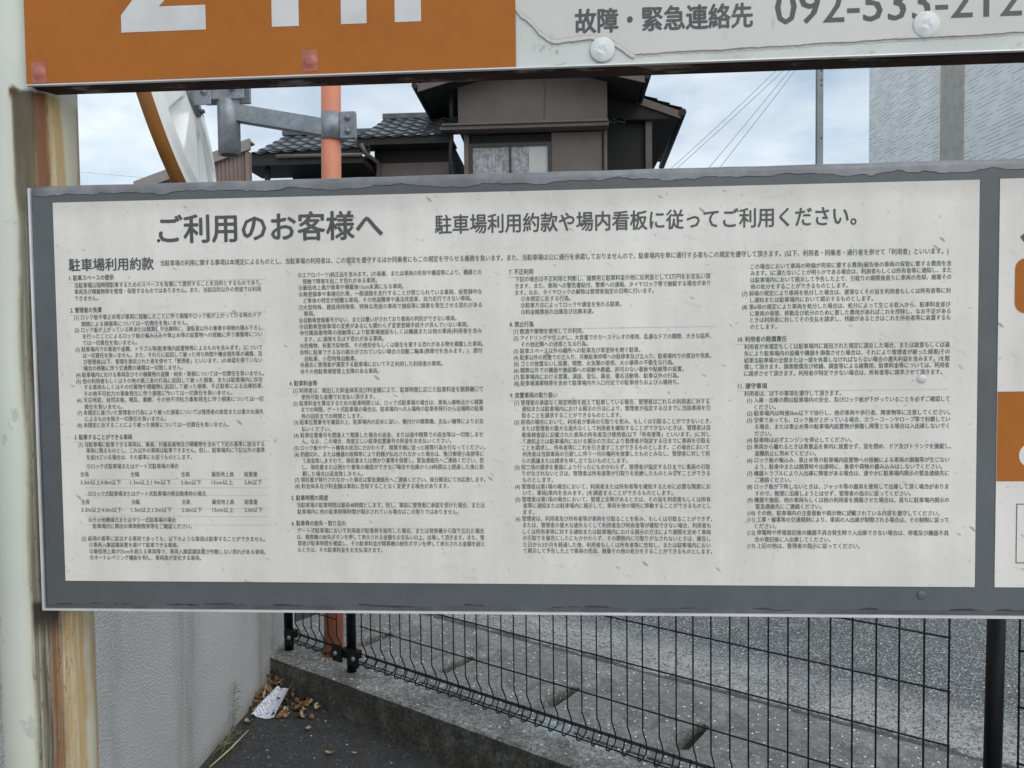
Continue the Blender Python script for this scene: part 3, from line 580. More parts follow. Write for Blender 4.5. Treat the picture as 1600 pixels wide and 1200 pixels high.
TEXT = [
(0,1,-6566,1091,618,"1. 駐車スペースの提供"),
(0,0,-6497,988,2572,"当駐車場は短時間駐車するためのスペースを有償にて提供することを目的とするものであり、"),
(0,0,-6500,904,2564,"車両及び積載物等を管理・保管するものではありません。また、当該目的以外の用途では利用"),
(0,0,-6503,816,328,"できません。"),
(0,1,-6567,659,438,"2. 管理者の免責"),
(0,0,-6516,560,2575,"(1)ロック板や車止め等が車両に接触したことに伴う損傷やロック板が上がっている時のドア"),
(0,0,-6417,470,1471,"開閉による損傷等については一切責任を負いません。"),
(0,0,-6516,391,2581,"(2)ロック板が上がっている時または精算機や出庫時に、運転者以外の乗車や荷物の積み下ろし"),
(0,0,-6407,305,2474,"を行ったことによるロック板の噛み込みや車止め等の設置物への接触に伴う損傷等につい"),
(0,0,-6406,216,757,"ては一切責任を負いません。"),
(0,0,-6515,130,2579,"(3)駐車場内での事故や盗難、トラブル等(駐車場内設置物等によるものを含みます。)について"),
(0,0,-6412,46,2474,"は一切責任を負いません。また、それらに起因して被った待ち時間や機会損失等の補償、及"),
(0,0,-6405,-39,2465,"び管理者(以下、管理を委託された者を併せて「管理者」といいます。)の承諾を得ていない"),
(0,0,-6408,-126,1377,"場合の移動に伴う交通費の補償は一切致しません。"),
(0,0,-6517,-214,2596,"(4)駐車場内における車両及びその積載物の盗難・紛失・毀損については一切責任を負いません。"),
(0,0,-6516,-299,2574,"(5)他の利用者もしくはその他の第三者の行為に起因して被った損害、または駐車場内に存在"),
(0,0,-6411,-381,2476,"する車両もしくはその付属物や積載物に起因して被った損害、不正駐車による出庫妨害、"),
(0,0,-6414,-470,2056,"その他不可抗力の事象発生に伴う損害については一切責任を負いません。"),
(0,0,-6515,-555,2576,"(6)天災地変、自然災害、戦乱、暴動、その他不可抗力事象発生に伴う損害については一切"),
(0,0,-6414,-647,537,"責任を負いません。"),
(0,0,-6515,-726,2576,"(7)本規定に基づいた管理者の行為により被った損害については管理者の故意または重大な過失"),
(0,0,-6412,-812,1129,"によるものを除き一切責任を負いません。"),
(0,0,-6523,-895,2104,"(8)本規定に反することにより被った損害については一切責任を負いません。"),
(0,1,-6567,-1058,806,"3. 駐車することができる車両"),
(0,0,-6517,-1160,2578,"(1)当駐車場に駐車できる車両は、乗員、付属装着物及び積載物を含めて下記の基準に該当する"),
(0,0,-6409,-1241,2474,"車両に限るものとし、これ以外の車両は駐車できません。但し、駐車場内に下記以外の基準"),
(0,0,-6408,-1333,1469,"を設けている場合は、その基準にも従うものとします。"),
(0,0,-6408,-1455,1283,"①ロック式駐車場またはゲート式駐車場の場合"),
(0,0,-6504,-1563,120,"全長"),
(0,0,-5802,-1564,123,"全幅"),
(0,0,-5097,-1565,120,"全高"),
(0,0,-4673,-1566,304,"最低地上高"),
(0,0,-4225,-1567,180,"総重量"),
(0,0,-6504,-1673,567,"3.3m以上4.8m以下"),
(0,0,-5805,-1674,566,"1.3m以上1.9m以下"),
(0,0,-5100,-1675,281,"2.0m以下"),
(0,0,-4676,-1675,294,"15cm以上"),
(0,0,-4224,-1675,242,"2.0t以下"),
(0,0,-6404,-1828,1647,"②ロック式駐車場またはゲート式駐車場の軽自動車枠の場合"),
(0,0,-6502,-1941,116,"全長"),
(0,0,-5799,-1940,115,"全幅"),
(0,0,-5097,-1940,116,"全高"),
(0,0,-4677,-1940,303,"最低地上高"),
(0,0,-4229,-1940,178,"総重量"),
(0,0,-6506,-2049,568,"3.3m以上4.0m以下"),
(0,0,-5802,-2048,563,"1.3m以上1.5m以下"),
(0,0,-5100,-2048,282,"2.0m以下"),
(0,0,-4676,-2047,295,"15cm以上"),
(0,0,-4231,-2047,246,"2.0t以下"),
(0,0,-6409,-2186,1222,"③その他機械式またはタワー式駐車場の場合"),
(0,0,-6351,-2272,1386,"駐車場内に掲出の車両制限表等をご確認ください。"),
(0,0,-6513,-2443,2553,"(2)前項の基準に該当する車両であっても、以下のような車両は駐車することができません。"),
(0,0,-6410,-2529,1247,"①車両入庫認識装置を避けて駐車できる車両。"),
(0,0,-6409,-2617,2451,"②最低地上高が25cmを超える車両等で、車両入庫認識装置が作動しない恐れがある車両。"),
(0,0,-6408,-2703,1559,"③オートレベリング機能を有し、車両高が変化する車両。"),
(1,0,-3431,1075,2432,"④エアロパーツ(純正品を含みます。)の装着、または車両の形状や構造等により、機器との"),
(1,0,-3369,990,994,"接触で障害を起こす恐れがある車両。"),
(1,0,-3427,908,1404,"⑤最低地上高が乗車や積載後15cm未満になる車両。"),
(1,0,-3424,821,2429,"⑥無登録車や車検切れ等、一般道路を走行することが禁じられている車両、仮登録中な"),
(1,0,-3363,737,2232,"ど車体の特定が困難な車両、その他盗難車や違法改造車、自力走行できない車両。"),
(1,0,-3428,649,2431,"⑦大型特殊、建設用特殊等、特殊な用途の車両で施設等に損害を発生させる恐れがある"),
(1,0,-3363,565,147,"車両。"),
(1,0,-3428,479,2094,"⑧自動車登録番号がない、または覆いがされており車両の判別ができない車両。"),
(1,0,-3426,396,2247,"⑨自動車登録事項の変更があるにも関わらず変更登録手続きが済んでいない車両。"),
(1,0,-3422,313,2421,"⑩付属装着物等の接触等により駐車場施設もしくは機器または他の車両(利用者を含み"),
(1,0,-3361,227,1060,"ます。)に損害を及ぼす恐れがある車両。"),
(1,0,-3424,142,2439,"⑪危険物、有害汚染物質、その他安全もしくは衛生を害する恐れがある物を積載した車両。"),
(1,0,-3426,54,2427,"⑫特に駐車できる旨の掲示がされていない場合の自動二輪車(側車付を含みます。)、原付"),
(1,0,-3363,-31,693,"自転車、小型特殊自動車。"),
(1,0,-3426,-110,1899,"⑬過去に管理者が運営する駐車場において不正利用した利用者の車両。"),
(1,0,-3424,-199,1055,"⑭その他駐車場管理上支障のある車両。"),
(1,1,-3579,-354,375,"4. 駐車料金等"),
(1,0,-3532,-453,2536,"(1)利用者は、掲出した料金体系及び料金額により、駐車時間に応じた駐車料金を精算機にて"),
(1,0,-3422,-538,989,"使用可能な金種でお支払い頂きます。"),
(1,0,-3532,-621,2534,"(2)駐車料金を算出するための駐車時間とは、ロック式駐車場の場合は、車両入庫時点から精算"),
(1,0,-3424,-705,2428,"までの時間、ゲート式駐車場の場合は、駐車場内への入場時の駐車券発行から出場時の駐車"),
(1,0,-3426,-793,819,"券の回収までの時間とします。"),
(1,0,-3531,-872,2535,"(3)駐車位置番号を確認の上、駐車場内の定めに従い、備付けの精算機、支払い機等によりお支"),
(1,0,-3426,-963,392,"払いください。"),
(1,0,-3531,-1046,2529,"(4)駐車位置番号を間違えて精算した場合の返金、または途中精算での返金等は一切致しませ"),
(1,0,-3426,-1128,2002,"ん。なお、この場合、再度正しい駐車位置番号の料金をお支払いください。"),
(1,0,-3533,-1216,2556,"(5)ロック板やゲート機等の状況にかかわらず、精算手順に従った精算行為を行なってください。"),
(1,0,-3531,-1302,2533,"(6)釣銭切れ、または機器の故障等により釣銭が払出されなかった場合は、後日郵便小為替等に"),
(1,0,-3425,-1386,2427,"て返金致しますので、領収書または預かり書等を保管し、緊急連絡先へご連絡ください。但"),
(1,0,-3427,-1474,2428,"し、領収書または預かり書等の確認ができない場合や出庫から24時間以上経過した後に依"),
(1,0,-3429,-1562,816,"頼した場合は返金致しません。"),
(1,0,-3535,-1642,2555,"(7)領収書が発行されなかった場合は緊急連絡先へご連絡ください。後日郵送にて対応致します。"),
(1,0,-3531,-1728,2065,"(8)料金体系及び料金額は事前に告知することなく変更する場合があります。"),
(1,1,-3585,-1885,497,"5. 駐車時間の限度"),
(1,0,-3510,-1983,2516,"当駐車場の駐車時間は最長48時間とします。但し、事前に管理者に承諾を受けた場合、または"),
(1,0,-3508,-2070,2166,"駐車場内に他の駐車制限時間が掲示されている場合はこの限りではありません。"),
(1,1,-3589,-2227,737,"6. 駐車券の紛失・取り忘れ"),
(1,0,-3514,-2326,2509,"ゲート式駐車場において利用者が駐車券を紛失した場合、または発券機から取り忘れた場合"),
(1,0,-3520,-2412,2514,"は、精算機の紛失ボタンを押して表示される金額をお支払いの上、出場して頂きます。また、管"),
(1,0,-3513,-2497,2513,"理者が駐車時間を確認し、その駐車料金が精算機の紛失ボタンを押して表示される金額を超え"),
(1,0,-3519,-2584,1151,"るときは、その駐車料金をお支払頂きます。"),
(2,1,-638,1066,312,"7. 不正利用"),
(2,0,-560,969,2498,"下記の場合は不正利用と判断し、諸費用と駐車料金の他に反則金として5万円をお支払い頂"),
(2,0,-558,882,2495,"きます。また、車両への警告書貼付、警察への通報、タイヤロック等で施錠する場合があり"),
(2,0,-559,798,1781,"ます。なお、タイヤロックの解除は管理者指定の日時に行います。"),
(2,0,-484,717,640,"①本規定に反する行為。"),
(2,0,-485,633,1291,"②駐車方法によってロックや課金を免れる駐車。"),
(2,0,-486,545,937,"③料金精算前の出庫及び出庫未遂。"),
(2,1,-636,388,309,"8. 禁止行為"),
(2,0,-590,294,909,"(1)飲酒や薬物を使用しての利用。"),
(2,0,-588,208,2534,"(2)アイドリングや空ふかし、大音量でのカーステレオの使用、乱暴なドアの開閉、大きな話声、"),
(2,0,-491,126,864,"その他近隣への迷惑となる行為。"),
(2,0,-590,40,1638,"(3)駐車スペース以外の場所への駐車及び車室枠を跨ぐ駐車。"),
(2,0,-590,-45,2536,"(4)駐車以外の用途での立入り、月極駐車枠等への駐停車及び立入り、駐車場内での宿泊や洗車。"),
(2,0,-588,-127,2063,"(5)ゴミの放置ないし投棄、喫煙、火気類の使用、大小便等の不衛生な行為。"),
(2,0,-589,-212,2187,"(6)精算以外での機器や施設類への接触や悪戯、許可のない看板や貼紙等の設置。"),
(2,0,-588,-297,2125,"(7)駐車場内における営業、演説、宣伝、募金、署名活動等、駐車以外の行為。"),
(2,0,-589,-381,2126,"(8)駐車場満車時等を含めて駐車場内や入口付近での駐車待ちおよび入場待ち。"),
(2,1,-639,-537,612,"9. 放置車両の取り扱い"),
(2,0,-588,-635,2514,"(1)管理者の承諾なく規定時間を超えて駐車している場合、管理者はこれらの利用者に対する"),
(2,0,-491,-717,2423,"通知または駐車場内における掲示の方法により、管理者が指定する日までに当該車両を引"),
(2,0,-492,-802,1291,"取ることを請求することができるものとします。"),
(2,0,-590,-888,2537,"(2)前項の場合において、利用者が車両の引取りを拒み、もしくは引取ることができないとき、"),
(2,0,-489,-972,2422,"または管理者の重大な過失なくして利用者を確知することができないときは、管理者は自"),
(2,0,-490,-1057,2423,"動車検査証に記載された車両の所有者及び使用者(以下「所有者等」といいます。)に対し"),
(2,0,-491,-1141,2420,"て通知または駐車場内における掲示の方法により管理者が指定する日までに車両を引取る"),
(2,0,-492,-1225,2415,"ことを請求し、所有者等にこれを引き渡すことができるものとします。この場合において"),
(2,0,-487,-1308,2416,"利用者は当該車両の引渡しに伴う一切の権利を放棄したものとみなし、管理者に対して何"),
(2,0,-492,-1396,1367,"らの異議または請求を申し立てないものとします。"),
(2,0,-591,-1480,2523,"(3)前二項の請求を書面により行ったにもかかわらず、管理者が指定する日までに車両の引取"),
(2,0,-490,-1563,2422,"りがなされないときは、管理者は所有者等が引取りを拒絶したものとみなすことができる"),
(2,0,-491,-1648,397,"ものとします。"),
(2,0,-590,-1736,2528,"(4)管理者は第1項の場合において、利用者または所有者等を確知するために必要な限度にお"),
(2,0,-486,-1819,1941,"いて、車両(車内を含みます。)を調査することができるものとします。"),
(2,0,-587,-1904,2525,"(5)管理者は第1項の場合において、管理上支障があるときは、その旨を利用者もしくは所有"),
(2,0,-488,-1987,2430,"者等に通知または駐車場内に掲示して、車両を他の場所に移動することができるものとし"),
(2,0,-489,-2074,147,"ます。"),
(2,0,-588,-2159,2545,"(6)管理者は、利用者及び所有者等が車両を引取ることを拒み、もしくは引取ることができず、"),
(2,0,-491,-2244,2432,"または、管理者の重大な過失なくして利用者及び所有者等が確知できない場合、利用者も"),
(2,0,-492,-2331,2433,"しくは所有者等に対する通知または駐車場内における掲示の方法により期限を定めて車両"),
(2,0,-493,-2416,2430,"の引取りを催告にしたにもかかわらず、その期限内に引取りがなされないときは、催告し"),
(2,0,-490,-2503,2427,"た日から3か月を経過した後、利用者もしくは所有者等に告知し、または駐車場内におい"),
(2,0,-491,-2584,2447,"て掲示して予告した上で車両の売却、廃棄その他の処分をすることができるものとします。"),
(3,0,2445,1079,2477,"この場合において車両の時価が売却に要する費用(催告後の車両の保管に要する費用を含"),
(3,0,2445,996,2475,"みます。)に満たないことが明らかである場合は、利用者もしくは所有者等に通知し、また"),
(3,0,2445,909,2475,"は駐車場内において掲示して予告した上で、引取りの期限後直ちに車両の売却、廃棄その"),
(3,0,2445,824,1210,"他の処分をすることができるものとします。"),
(3,0,2340,739,2576,"(7)前項の規定により車両を処分した場合は、遅滞なくその旨を利用者もしくは所有者等に対"),
(3,0,2441,655,1524,"し通知または駐車場内において掲示するものとします。"),
(3,0,2340,567,2574,"(8)第6項の規定により車両を処分した場合は、処分によって生じる収入から、駐車料金並び"),
(3,0,2441,482,2474,"に車両の保管、移動及び処分のために要した費用があればこれを控除し、なお不足がある"),
(3,0,2441,401,2475,"ときは利用者に対してその支払を請求し、残額があるときはこれを所有者等に返還するも"),
(3,0,2441,314,333,"のとします。"),
(3,1,2288,157,610,"10. 利用者の賠償責任"),
(3,0,2365,59,2545,"利用者が本規定もしくは駐車場内に掲出された規定に違反した場合、または故意もしくは過"),
(3,0,2365,-27,2546,"失により駐車場内の設備や機器を損傷させた場合は、それにより管理者が被った損害(その"),
(3,0,2365,-114,2547,"結果当駐車場の全部または一部を休業しなければならない場合の遺失利益を含みます。)を賠"),
(3,0,2365,-196,2544,"償して頂きます。損害賠償及び修繕、調査等による諸費用、駐車料金等については、利用者"),
(3,0,2365,-282,2456,"に請求させて頂きます。利用者が特定できない場合は、所有者等に請求させて頂きます。"),
(3,1,2288,-441,364,"11. 遵守事項"),
(3,0,2365,-540,1212,"利用者は、以下の事項を遵守して頂きます。"),
(3,0,2402,-624,2516,"(1)入庫・出庫の際は駐車場内の安全、及びロック板が下がっていることを必ずご確認して"),
(3,0,2494,-712,268,"ください。"),
(3,0,2402,-792,2521,"(2)駐車場内は時速5km以下で徐行し、他の車両や歩行者、障害物等に注意してください。"),
(3,0,2402,-880,2522,"(3)空車であっても、ロック板が上がっている場合、カラーコーンやロープ等で封鎖してい"),
(3,0,2500,-965,2412,"る場合、または車止め等の駐車場内設置物が損傷し障害となる場合は入出庫しないでく"),
(3,0,2500,-1053,211,"ださい。"),
(3,0,2402,-1137,1311,"(4)駐車時は必ずエンジンを停止してください。"),
(3,0,2402,-1223,2540,"(5)車両から離れるときは貴重品を車内に放置せず、窓を閉め、ドア及びトランクを施錠し、"),
(3,0,2500,-1310,768,"盗難防止に努めてください。"),
(3,0,2404,-1396,2517,"(6)ロック板の噛込み、車止め等の駐車場内設置物への接触による車両の損傷等が生じない"),
(3,0,2500,-1482,2333,"よう、駐車中または精算時や出庫時に、乗車や荷物の積み込みはしないでください。"),
(3,0,2404,-1567,2514,"(7)機器トラブルにより入出庫に障害がある場合は、速やかに駐車場内掲示の緊急連絡先に"),
(3,0,2504,-1651,454,"ご連絡ください。"),
(3,0,2404,-1738,2511,"(8)ロック板が下降しないときは、ジャッキ等の器具を使用して出庫して頂く場合がありま"),
(3,0,2504,-1827,1948,"すので、無理に出庫しようとはせず、管理者の指示に従ってください。"),
(3,0,2408,-1911,2513,"(9)機器や施設、他の車両もしくは他の利用者を損傷させた場合は、直ちに駐車場内掲示の"),
(3,0,2510,-1996,833,"緊急連絡先にご連絡ください。"),
(3,0,2408,-2081,2397,"(10)その他、駐車場内の注意看板や掲示物に記載されている内容を遵守してください。"),
(3,0,2408,-2166,2512,"(11)工事・催事等の交通規制により、車両の入出庫が制限される場合は、その制限に従って"),
(3,0,2499,-2251,271,"ください。"),
(3,0,2408,-2334,2513,"(12)停電時や停電復旧後の機器不具合発生時で入出庫できない場合は、停電及び機器不具"),
(3,0,2499,-2423,955,"合の復旧後に入出庫してください。"),
(3,0,2408,-2506,1411,"(13)上記の他は、管理者の指示に従ってください。"),
]
bms = [nb() for _ in range(4)]; bmr = nb()
for (c, hd, x, z, wd, s) in TEXT:
    if s[0] == '(': s = s.replace(')', ') ', 1)
    x, z, wd = x / 1e4, z / 1e4, wd / 1e4
    glyphs(bms[c], s, x, z, wd, 0.0080 if hd else 0.0075, YT, 0.011 if hd else 0.008)
    if hd:
        xe = (-0.387, -0.098, 0.198, 0.490)[c]; xs_ = x + (0.0 if c else 0.0)
        flat(bmr, [(x - .002, z - .0062), (xe, z - .0058), (xe, z - .0063), (x - .002, z - .0067)], YT)
for z in (-0.163, -0.1745, -0.185, -0.203, -0.2135, -0.225):
    flat(bmr, [(-0.645, z), (-0.39, z), (-0.39, z - .0004), (-0.645, z - .0004)], YT)
for b_ in bms: obj('small_print', b_, INK_S, sh)
obj('rule_lines', bmr, RULE, sh)
bm = nb(); glyphs(bm, "ご利用のお客様へ", -0.5300, 0.1705, 0.3008, 0.0400, YT, 0.022); obj('heading', bm, INK, sh)
bm = nb(); glyphs(bm, "駐車場利用約款や場内看板に従ってご利用ください。", -0.1595, 0.1693, 0.5349, 0.0265, YT, 0.016); obj('heading', bm, INK, sh)
bm = nb(); glyphs(bm, "駐車場利用約款", -0.6565, 0.1261, 0.1172, 0.0180, YT, 0.020); obj('heading', bm, INK, sh)
bm = nb(); glyphs(bm, "当駐車場の利用に関する事項は本規定によるものとし、当駐車場の利用者は、この規定を遵守するほか同乗者にもこの規定を守らせる義務を負います。また、当駐車場は公に通行を承諾しておりませんので、駐車場内を単に通行する者もこの規定を遵守して頂きます。(以下、利用者・同乗者・通行者を併せて「利用者」といいます。)", -0.5296, 0.1266, 1.0179, 0.0086, YT, 0.008, -0.0033); obj('small_print', bm, INK_S, sh)
def blob(name, x, z, r, mat, par, sq=1.0, h=0.5):
    bm = nb(); lathe(bm, [(0, r * h), (r * .5, r * h * .86), (r * .85, r * h * .5), (r, 0)], Matrix.Translation((x, 0.9998, z)) @ Matrix.Rotation(R(90), 4, 'X') @ Matrix.Diagonal((1, sq, 1, 1)), 16)
    return obj(name, bm, mat, par)
blob('dirt_speck', -0.5313, 0.1567, .0022, MATTBLK, sh); blob('bird_speck', -0.5349, 0.0383, .0028, CAPW, sh, 1.5); blob('blister', 0.4571, -0.037, .0062, DROP, sh, .9, .35); blob('blister', 0.4596, -0.3135, .0055, FILM, tb, 1, .2)
# right hand notice: orange figures cut by the picture edge
bm = nb()
def rrect(x0, x1, z0, z1, r):
    P = []
    for cx, cz, a0 in ((x1 - r, z1 - r, 0), (x0 + r, z1 - r, 90), (x0 + r, z0 + r, 180), (x1 - r, z0 + r, 270)):
        P += [(cx + r * math.cos(R(a0 + q)), cz + r * math.sin(R(a0 + q))) for q in (0, 22, 45, 68, 90)]
    return P
flat(bm, rrect(0.5690, 0.70, 0.0440, 0.1125, 0.013), YT); obj('orange_tile', bm, ORANGE, sh2)
bm = nb(); flat(bm, [(0.5500, -0.0539), (1.325, -0.0535), (1.325, -0.1670), (0.5499, -0.1672)], YT); obj('orange_band', bm, ORANGE, sh2)
bm = nb(); P = [(0.592 + .0155 * math.cos(R(a)), -0.1345 + .0155 * math.sin(R(a))) for a in range(0, 360, 15)]; flat(bm, P, YT - .0003); obj('white_dot', bm, SHEET, sh2)
bm = nb()
for q in ([(0.5745, -.1957), (0.80, -.1957), (0.80, -.1968), (0.5745, -.1968)], [(0.5745, -.2705), (0.80, -.2705), (0.80, -.2716), (0.5745, -.2716)], [(0.5745, -.1968), (0.5756, -.1968), (0.5756, -.2705), (0.5745, -.2705)]): flat(bm, q, YT)
obj('outline_box', bm, PURPLE, sh2)
bm = nb(); flat(bm, [(0.5745, 0.1392), (0.590, 0.152), (0.612, 0.128), (0.606, 0.122), (0.590, 0.140), (0.579, 0.1325)], YT); obj('lettering', bm, INK, sh2)

# ================================================================== FEE BOARD (upper board)
ub = thing('fee_board', (-0.05, 1.02, 0.366), "orange and white parking fee board cropped by the top edge, rusty underneath", 'sign board')
ZB, ZTP = 0.3680, 0.92
bm = nb(); box(bm, -0.7075, XR, 1.0016, 1.005, ZB - .0002, ZTP); obj('backing_panel', bm, BACKING, ub)
bm = nb(); extr(bm, [(-0.7075, ZB - .0022), (XR, ZB + .0005), (XR, ZB + .0020), (-0.7075, ZB - .0006)], 0.9992, 1.0052); obj('edge_trim', bm, ALU, ub)
bm = nb(); box(bm, -0.7055, XR, 1.006, 1.0095, ZB - 0.0005, ZB + .045); box(bm, -0.7055, XR, 1.0096, 1.040, ZB - 0.0015, ZB + .003); obj('angle_rail', bm, RUSTY, ub)
bm = nb(); extr(bm, [(-0.7072, ZB + .0002), (-0.0519, ZB + .0002), (-0.0505, ZTP), (-0.7072, ZTP)], 1.0, 1.001); fo = obj('orange_face', bm, ORANGE, ub)
tear = [(-0.0517, .4455), (-.045, .4365), (-.033, .428), (-.022, .414), (-.008, .4035), (0.0, .4012), (0.012, .4030), (0.03, .4045), (0.045, .4055), (0.058, .4022), (0.072, .3975), (0.085, .3890), (0.094, .3815), (0.10, .3795)]
k = 90
for i in range(1, k + 1):
    x = 0.10 + (XR - 0.1) * i / k; tear.append((x, 0.3795 + 0.0225 * (x - 0.1) + random.uniform(-.0007, .0007)))
bm = nb(); extr(bm, tear + [(XR, ZTP), (-0.0503, ZTP)], 1.0, 1.001); fwh = obj('white_face', bm, WHITEF, ub)
def ribbon(bm, P, off, wd, y):
    for (a, za), (b, zb_) in zip(P, P[1:]): flat(bm, [(a, za + off), (b, zb_ + off), (b, zb_ + off - wd), (a, za + off - wd)], y)
def jag(P, n, s):
    out = []
    for (a, za), (b, zb_) in zip(P, P[1:]):
        for q in range(n): out.append((a + (b - a) * q / n, za + (zb_ - za) * q / n + random.uniform(-s, s)))
    return out + [P[-1]]
bm = nb(); ribbon(bm, jag(tear[:14], 5, .0004), .0006, .0060, 0.9998); obj('torn_layer', bm, WHITEF, fwh)
bm = nb(); ribbon(bm, jag(tear[:14], 6, .0005), .0006, .0005, 0.9996); ribbon(bm, jag(tear[:14], 6, .0007), -.0048, .0005, 0.9996)
ribbon(bm, jag(tear[13:], 4, .0004), .0004, .0005, 0.9996); ribbon(bm, [(x, z + random.uniform(-.0012, .0003)) for x, z in jag(tear[13:], 6, .0006)], -.0022, .0005, 1.0012)
obj('torn_edge', bm, TORN, fwh)
bm = nb()
for q in range(7):
    cx_, cz_ = -0.012 + random.uniform(-.012, .014), 0.391 + random.uniform(-.012, .008); w_ = random.uniform(.0008, .0028)
    flat(bm, [(cx_ + w_ * random.uniform(.5, 1) * math.cos(R(a_)), cz_ + 1.6 * w_ * random.uniform(.5, 1) * math.sin(R(a_))) for a_ in range(0, 360, 45)], 1.0013 - q * .00004)
obj('rust_stain', bm, TORN, fwh)['kind'] = 'stuff'
# big figures 2 4 h
bm = nb(); zb = 0.4308
def poly(P): flat(bm, P, YT)
arc = lambda cx, cz, r, a0, a1, n=14: [(cx + r * math.cos(R(a0 + (a1 - a0) * i / n)), cz + r * math.sin(R(a0 + (a1 - a0) * i / n))) for i in range(n + 1)]
poly([(-0.5738, zb), (-0.459, zb), (-0.459, zb + .032), (-0.522, zb + .032), (-0.478, zb + .074), (-0.512, zb + .096), (-0.5738, zb + .0225)])
cx, cz = -0.516, zb + 0.118
a_o = arc(cx, cz, .054, -38, 180); a_i = arc(cx, cz, .019, -55, 180)
for i in range(14): poly([a_o[i], a_o[i + 1], a_i[i + 1], a_i[i]])
poly([(-0.3705, zb), (-0.3345, zb), (-0.3345, zb + .172), (-0.3705, zb + .172)])
poly([(-0.4400, zb + .042), (-0.3705, zb + .042), (-0.3705, zb + .074), (-0.4400, zb + .074)]); poly([(-0.3345, zb + .042), (-0.315, zb + .042), (-0.315, zb + .074), (-0.3345, zb + .074)])
poly([(-0.4400, zb + .074), (-0.405, zb + .074), (-0.3705, zb + .140), (-0.3705, zb + .172), (-0.388, zb + .172)])
poly([(-0.2787, zb), (-0.2450, zb), (-0.2450, zb + .180), (-0.2787, zb + .180)]); poly([(-0.2081, zb), (-0.1738, zb), (-0.1738, zb + .085), (-0.2081, zb + .080)])
a_o = arc(-0.2220, zb + .085, .0482, 0, 118); a_i = arc(-0.2275, zb + .080, .0194, 0, 150)
for i in range(14): poly([a_o[i], a_o[i + 1], a_i[i + 1], a_i[i]])
obj('numerals', bm, NUMW, fo)
bm = nb(); glyphs(bm, "故障・緊急連絡先", 0.0246, 0.4222, 0.2219, 0.0325, YT, 0.026); obj('lettering', bm, INK, fwh)
bm = nb(); glyphs(bm, "092-533-212", 0.2748, 0.4318, 0.2975, 0.0610, YT, 0.009); obj('lettering', bm, INK, fwh)
def cap(x, z, r):
    bm = nb(); Mx = Matrix.Translation((x, 1.0, z)) @ Matrix.Rotation(R(90), 4, 'X')
    lathe(bm, [(r, 0), (r, .0008), (r * .95, .0016), (r * .5, .0019), (r * .42, .0026), (r * .30, .0029), (r * .20, .0021), (0, .0024)], Mx, 40, lambda q, t: .0004 * math.sin(3 * t + q * 300) if q < r * .5 else 0)
    return obj('screw_cap', bm, CAPW, ub)
cap(0.0586, 0.3865, 0.0157)
bm = nb(); extr(bm, [(0.425, 0.3868), (0.439, 0.3925), (0.444, .400), (0.476, .401), (0.480, .394), (0.492, 0.3885)], 0.9997, 1.0); obj('sealant_patch', bm, BACKING, ub)
cap(0.4588, 0.4032, 0.0163)
def tape(x, z, a):
    bm = nb(); gN = 12; g = []
    for i in range(gN + 1):
        row = []
        for k in range(gN + 1):
            px, pz = (i / gN - .5) * .0205, (k / gN - .5) * .0275; d = math.hypot(px, pz)
            y = 0.9993 - 0.0030 * max(0, 1 - (d / .0088) ** 2) ** .5
            row.append(bm.verts.new((x + px * math.cos(a) - pz * math.sin(a), y, z + px * math.sin(a) + pz * math.cos(a))))
        g.append(row)
    for i in range(gN):
        for k in range(gN): bm.faces.new((g[i][k], g[i + 1][k], g[i + 1][k + 1], g[i][k + 1])).smooth = True
    tp = obj('red_tape', bm, TAPE, ub)
    bm = nb(); r = .0075
    lathe(bm, [(0, .0026), (r * .4, .0024), (r * .8, .0016), (r, 0)], Matrix.Translation((x, 0.9998, z)) @ Matrix.Rotation(R(90), 4, 'X'), 20); obj('screw_head', bm, SCREWH, tp)
tape(-0.6888, 0.3826, 0.03); tape(-0.3208, 0.3856, 0.03)

# ================================================================== SIGN POST
bm = nb(); c = Vector((-0.7475, 1.0625, 0)); tube(bm, [c + Vector((0, 0, z)) for z in (-1.5, -1, -.5, 0, .3, .6, 1.0)], 0.0595, 48)
sp = obj('sign_post', bm, PIPE); rebase(sp, (c.x, c.y, 0)); tag(sp, "thick cream painted pipe post streaked with rust, holding both boards", 'post')

# ================================================================== TRAFFIC MIRROR
PX = Vector((-0.905, 3.0, 0))
tm = thing('traffic_mirror', (PX.x, PX.y, ZR), "road safety mirror seen from behind on an orange pole, grey steel bracket", 'traffic mirror')
bm = nb(); tube(bm, [PX + Vector((-0.012, 0, ZR - 0.05)), PX + Vector((0.034, 0, 1.75))], 0.0382, 32); obj('pole', bm, POLE, tm)
PC = Vector((-0.878, 3.0, 0.897))
bm = nb(); tube(bm, [PC + Vector((0, 0, -.052)), PC + Vector((0, 0, .052))], 0.0445, 28)
box(bm, 0.036, 0.098, -0.030, -0.021, -0.051, 0.051, Matrix.Translation(PC), .002); box(bm, 0.036, 0.098, -0.014, -0.006, -0.051, 0.051, Matrix.Translation(PC), .002)
cl = obj('pole_clamp', bm, GALV, tm)
for z in (.026, -.026):
    bm = nb(); lathe(bm, [(0, .016), (.005, .0155), (.005, .008), (.011, .0079), (.011, 0)], Matrix.Translation(PC + Vector((.068, -.030, z))) @ Matrix.Rotation(R(90), 4, 'X'), 12); obj('bolt', bm, GALV, cl)
bm = nb()
A0, A1 = Vector((-1.26, 2.985, 0.966)), Vector((-0.90, 2.985, 0.897)); zz = 0.029
vs = [bm.verts.new(p_ + Vector((0, dy, dz))) for p_ in (A0, A1) for dy in (-.006, .006) for dz in (-zz, zz)]
for f in ((0, 1, 3, 2), (4, 6, 7, 5), (0, 4, 5, 1), (2, 3, 7, 6), (0, 2, 6, 4), (1, 5, 7, 3)): bm.faces.new([vs[i] for i in f])
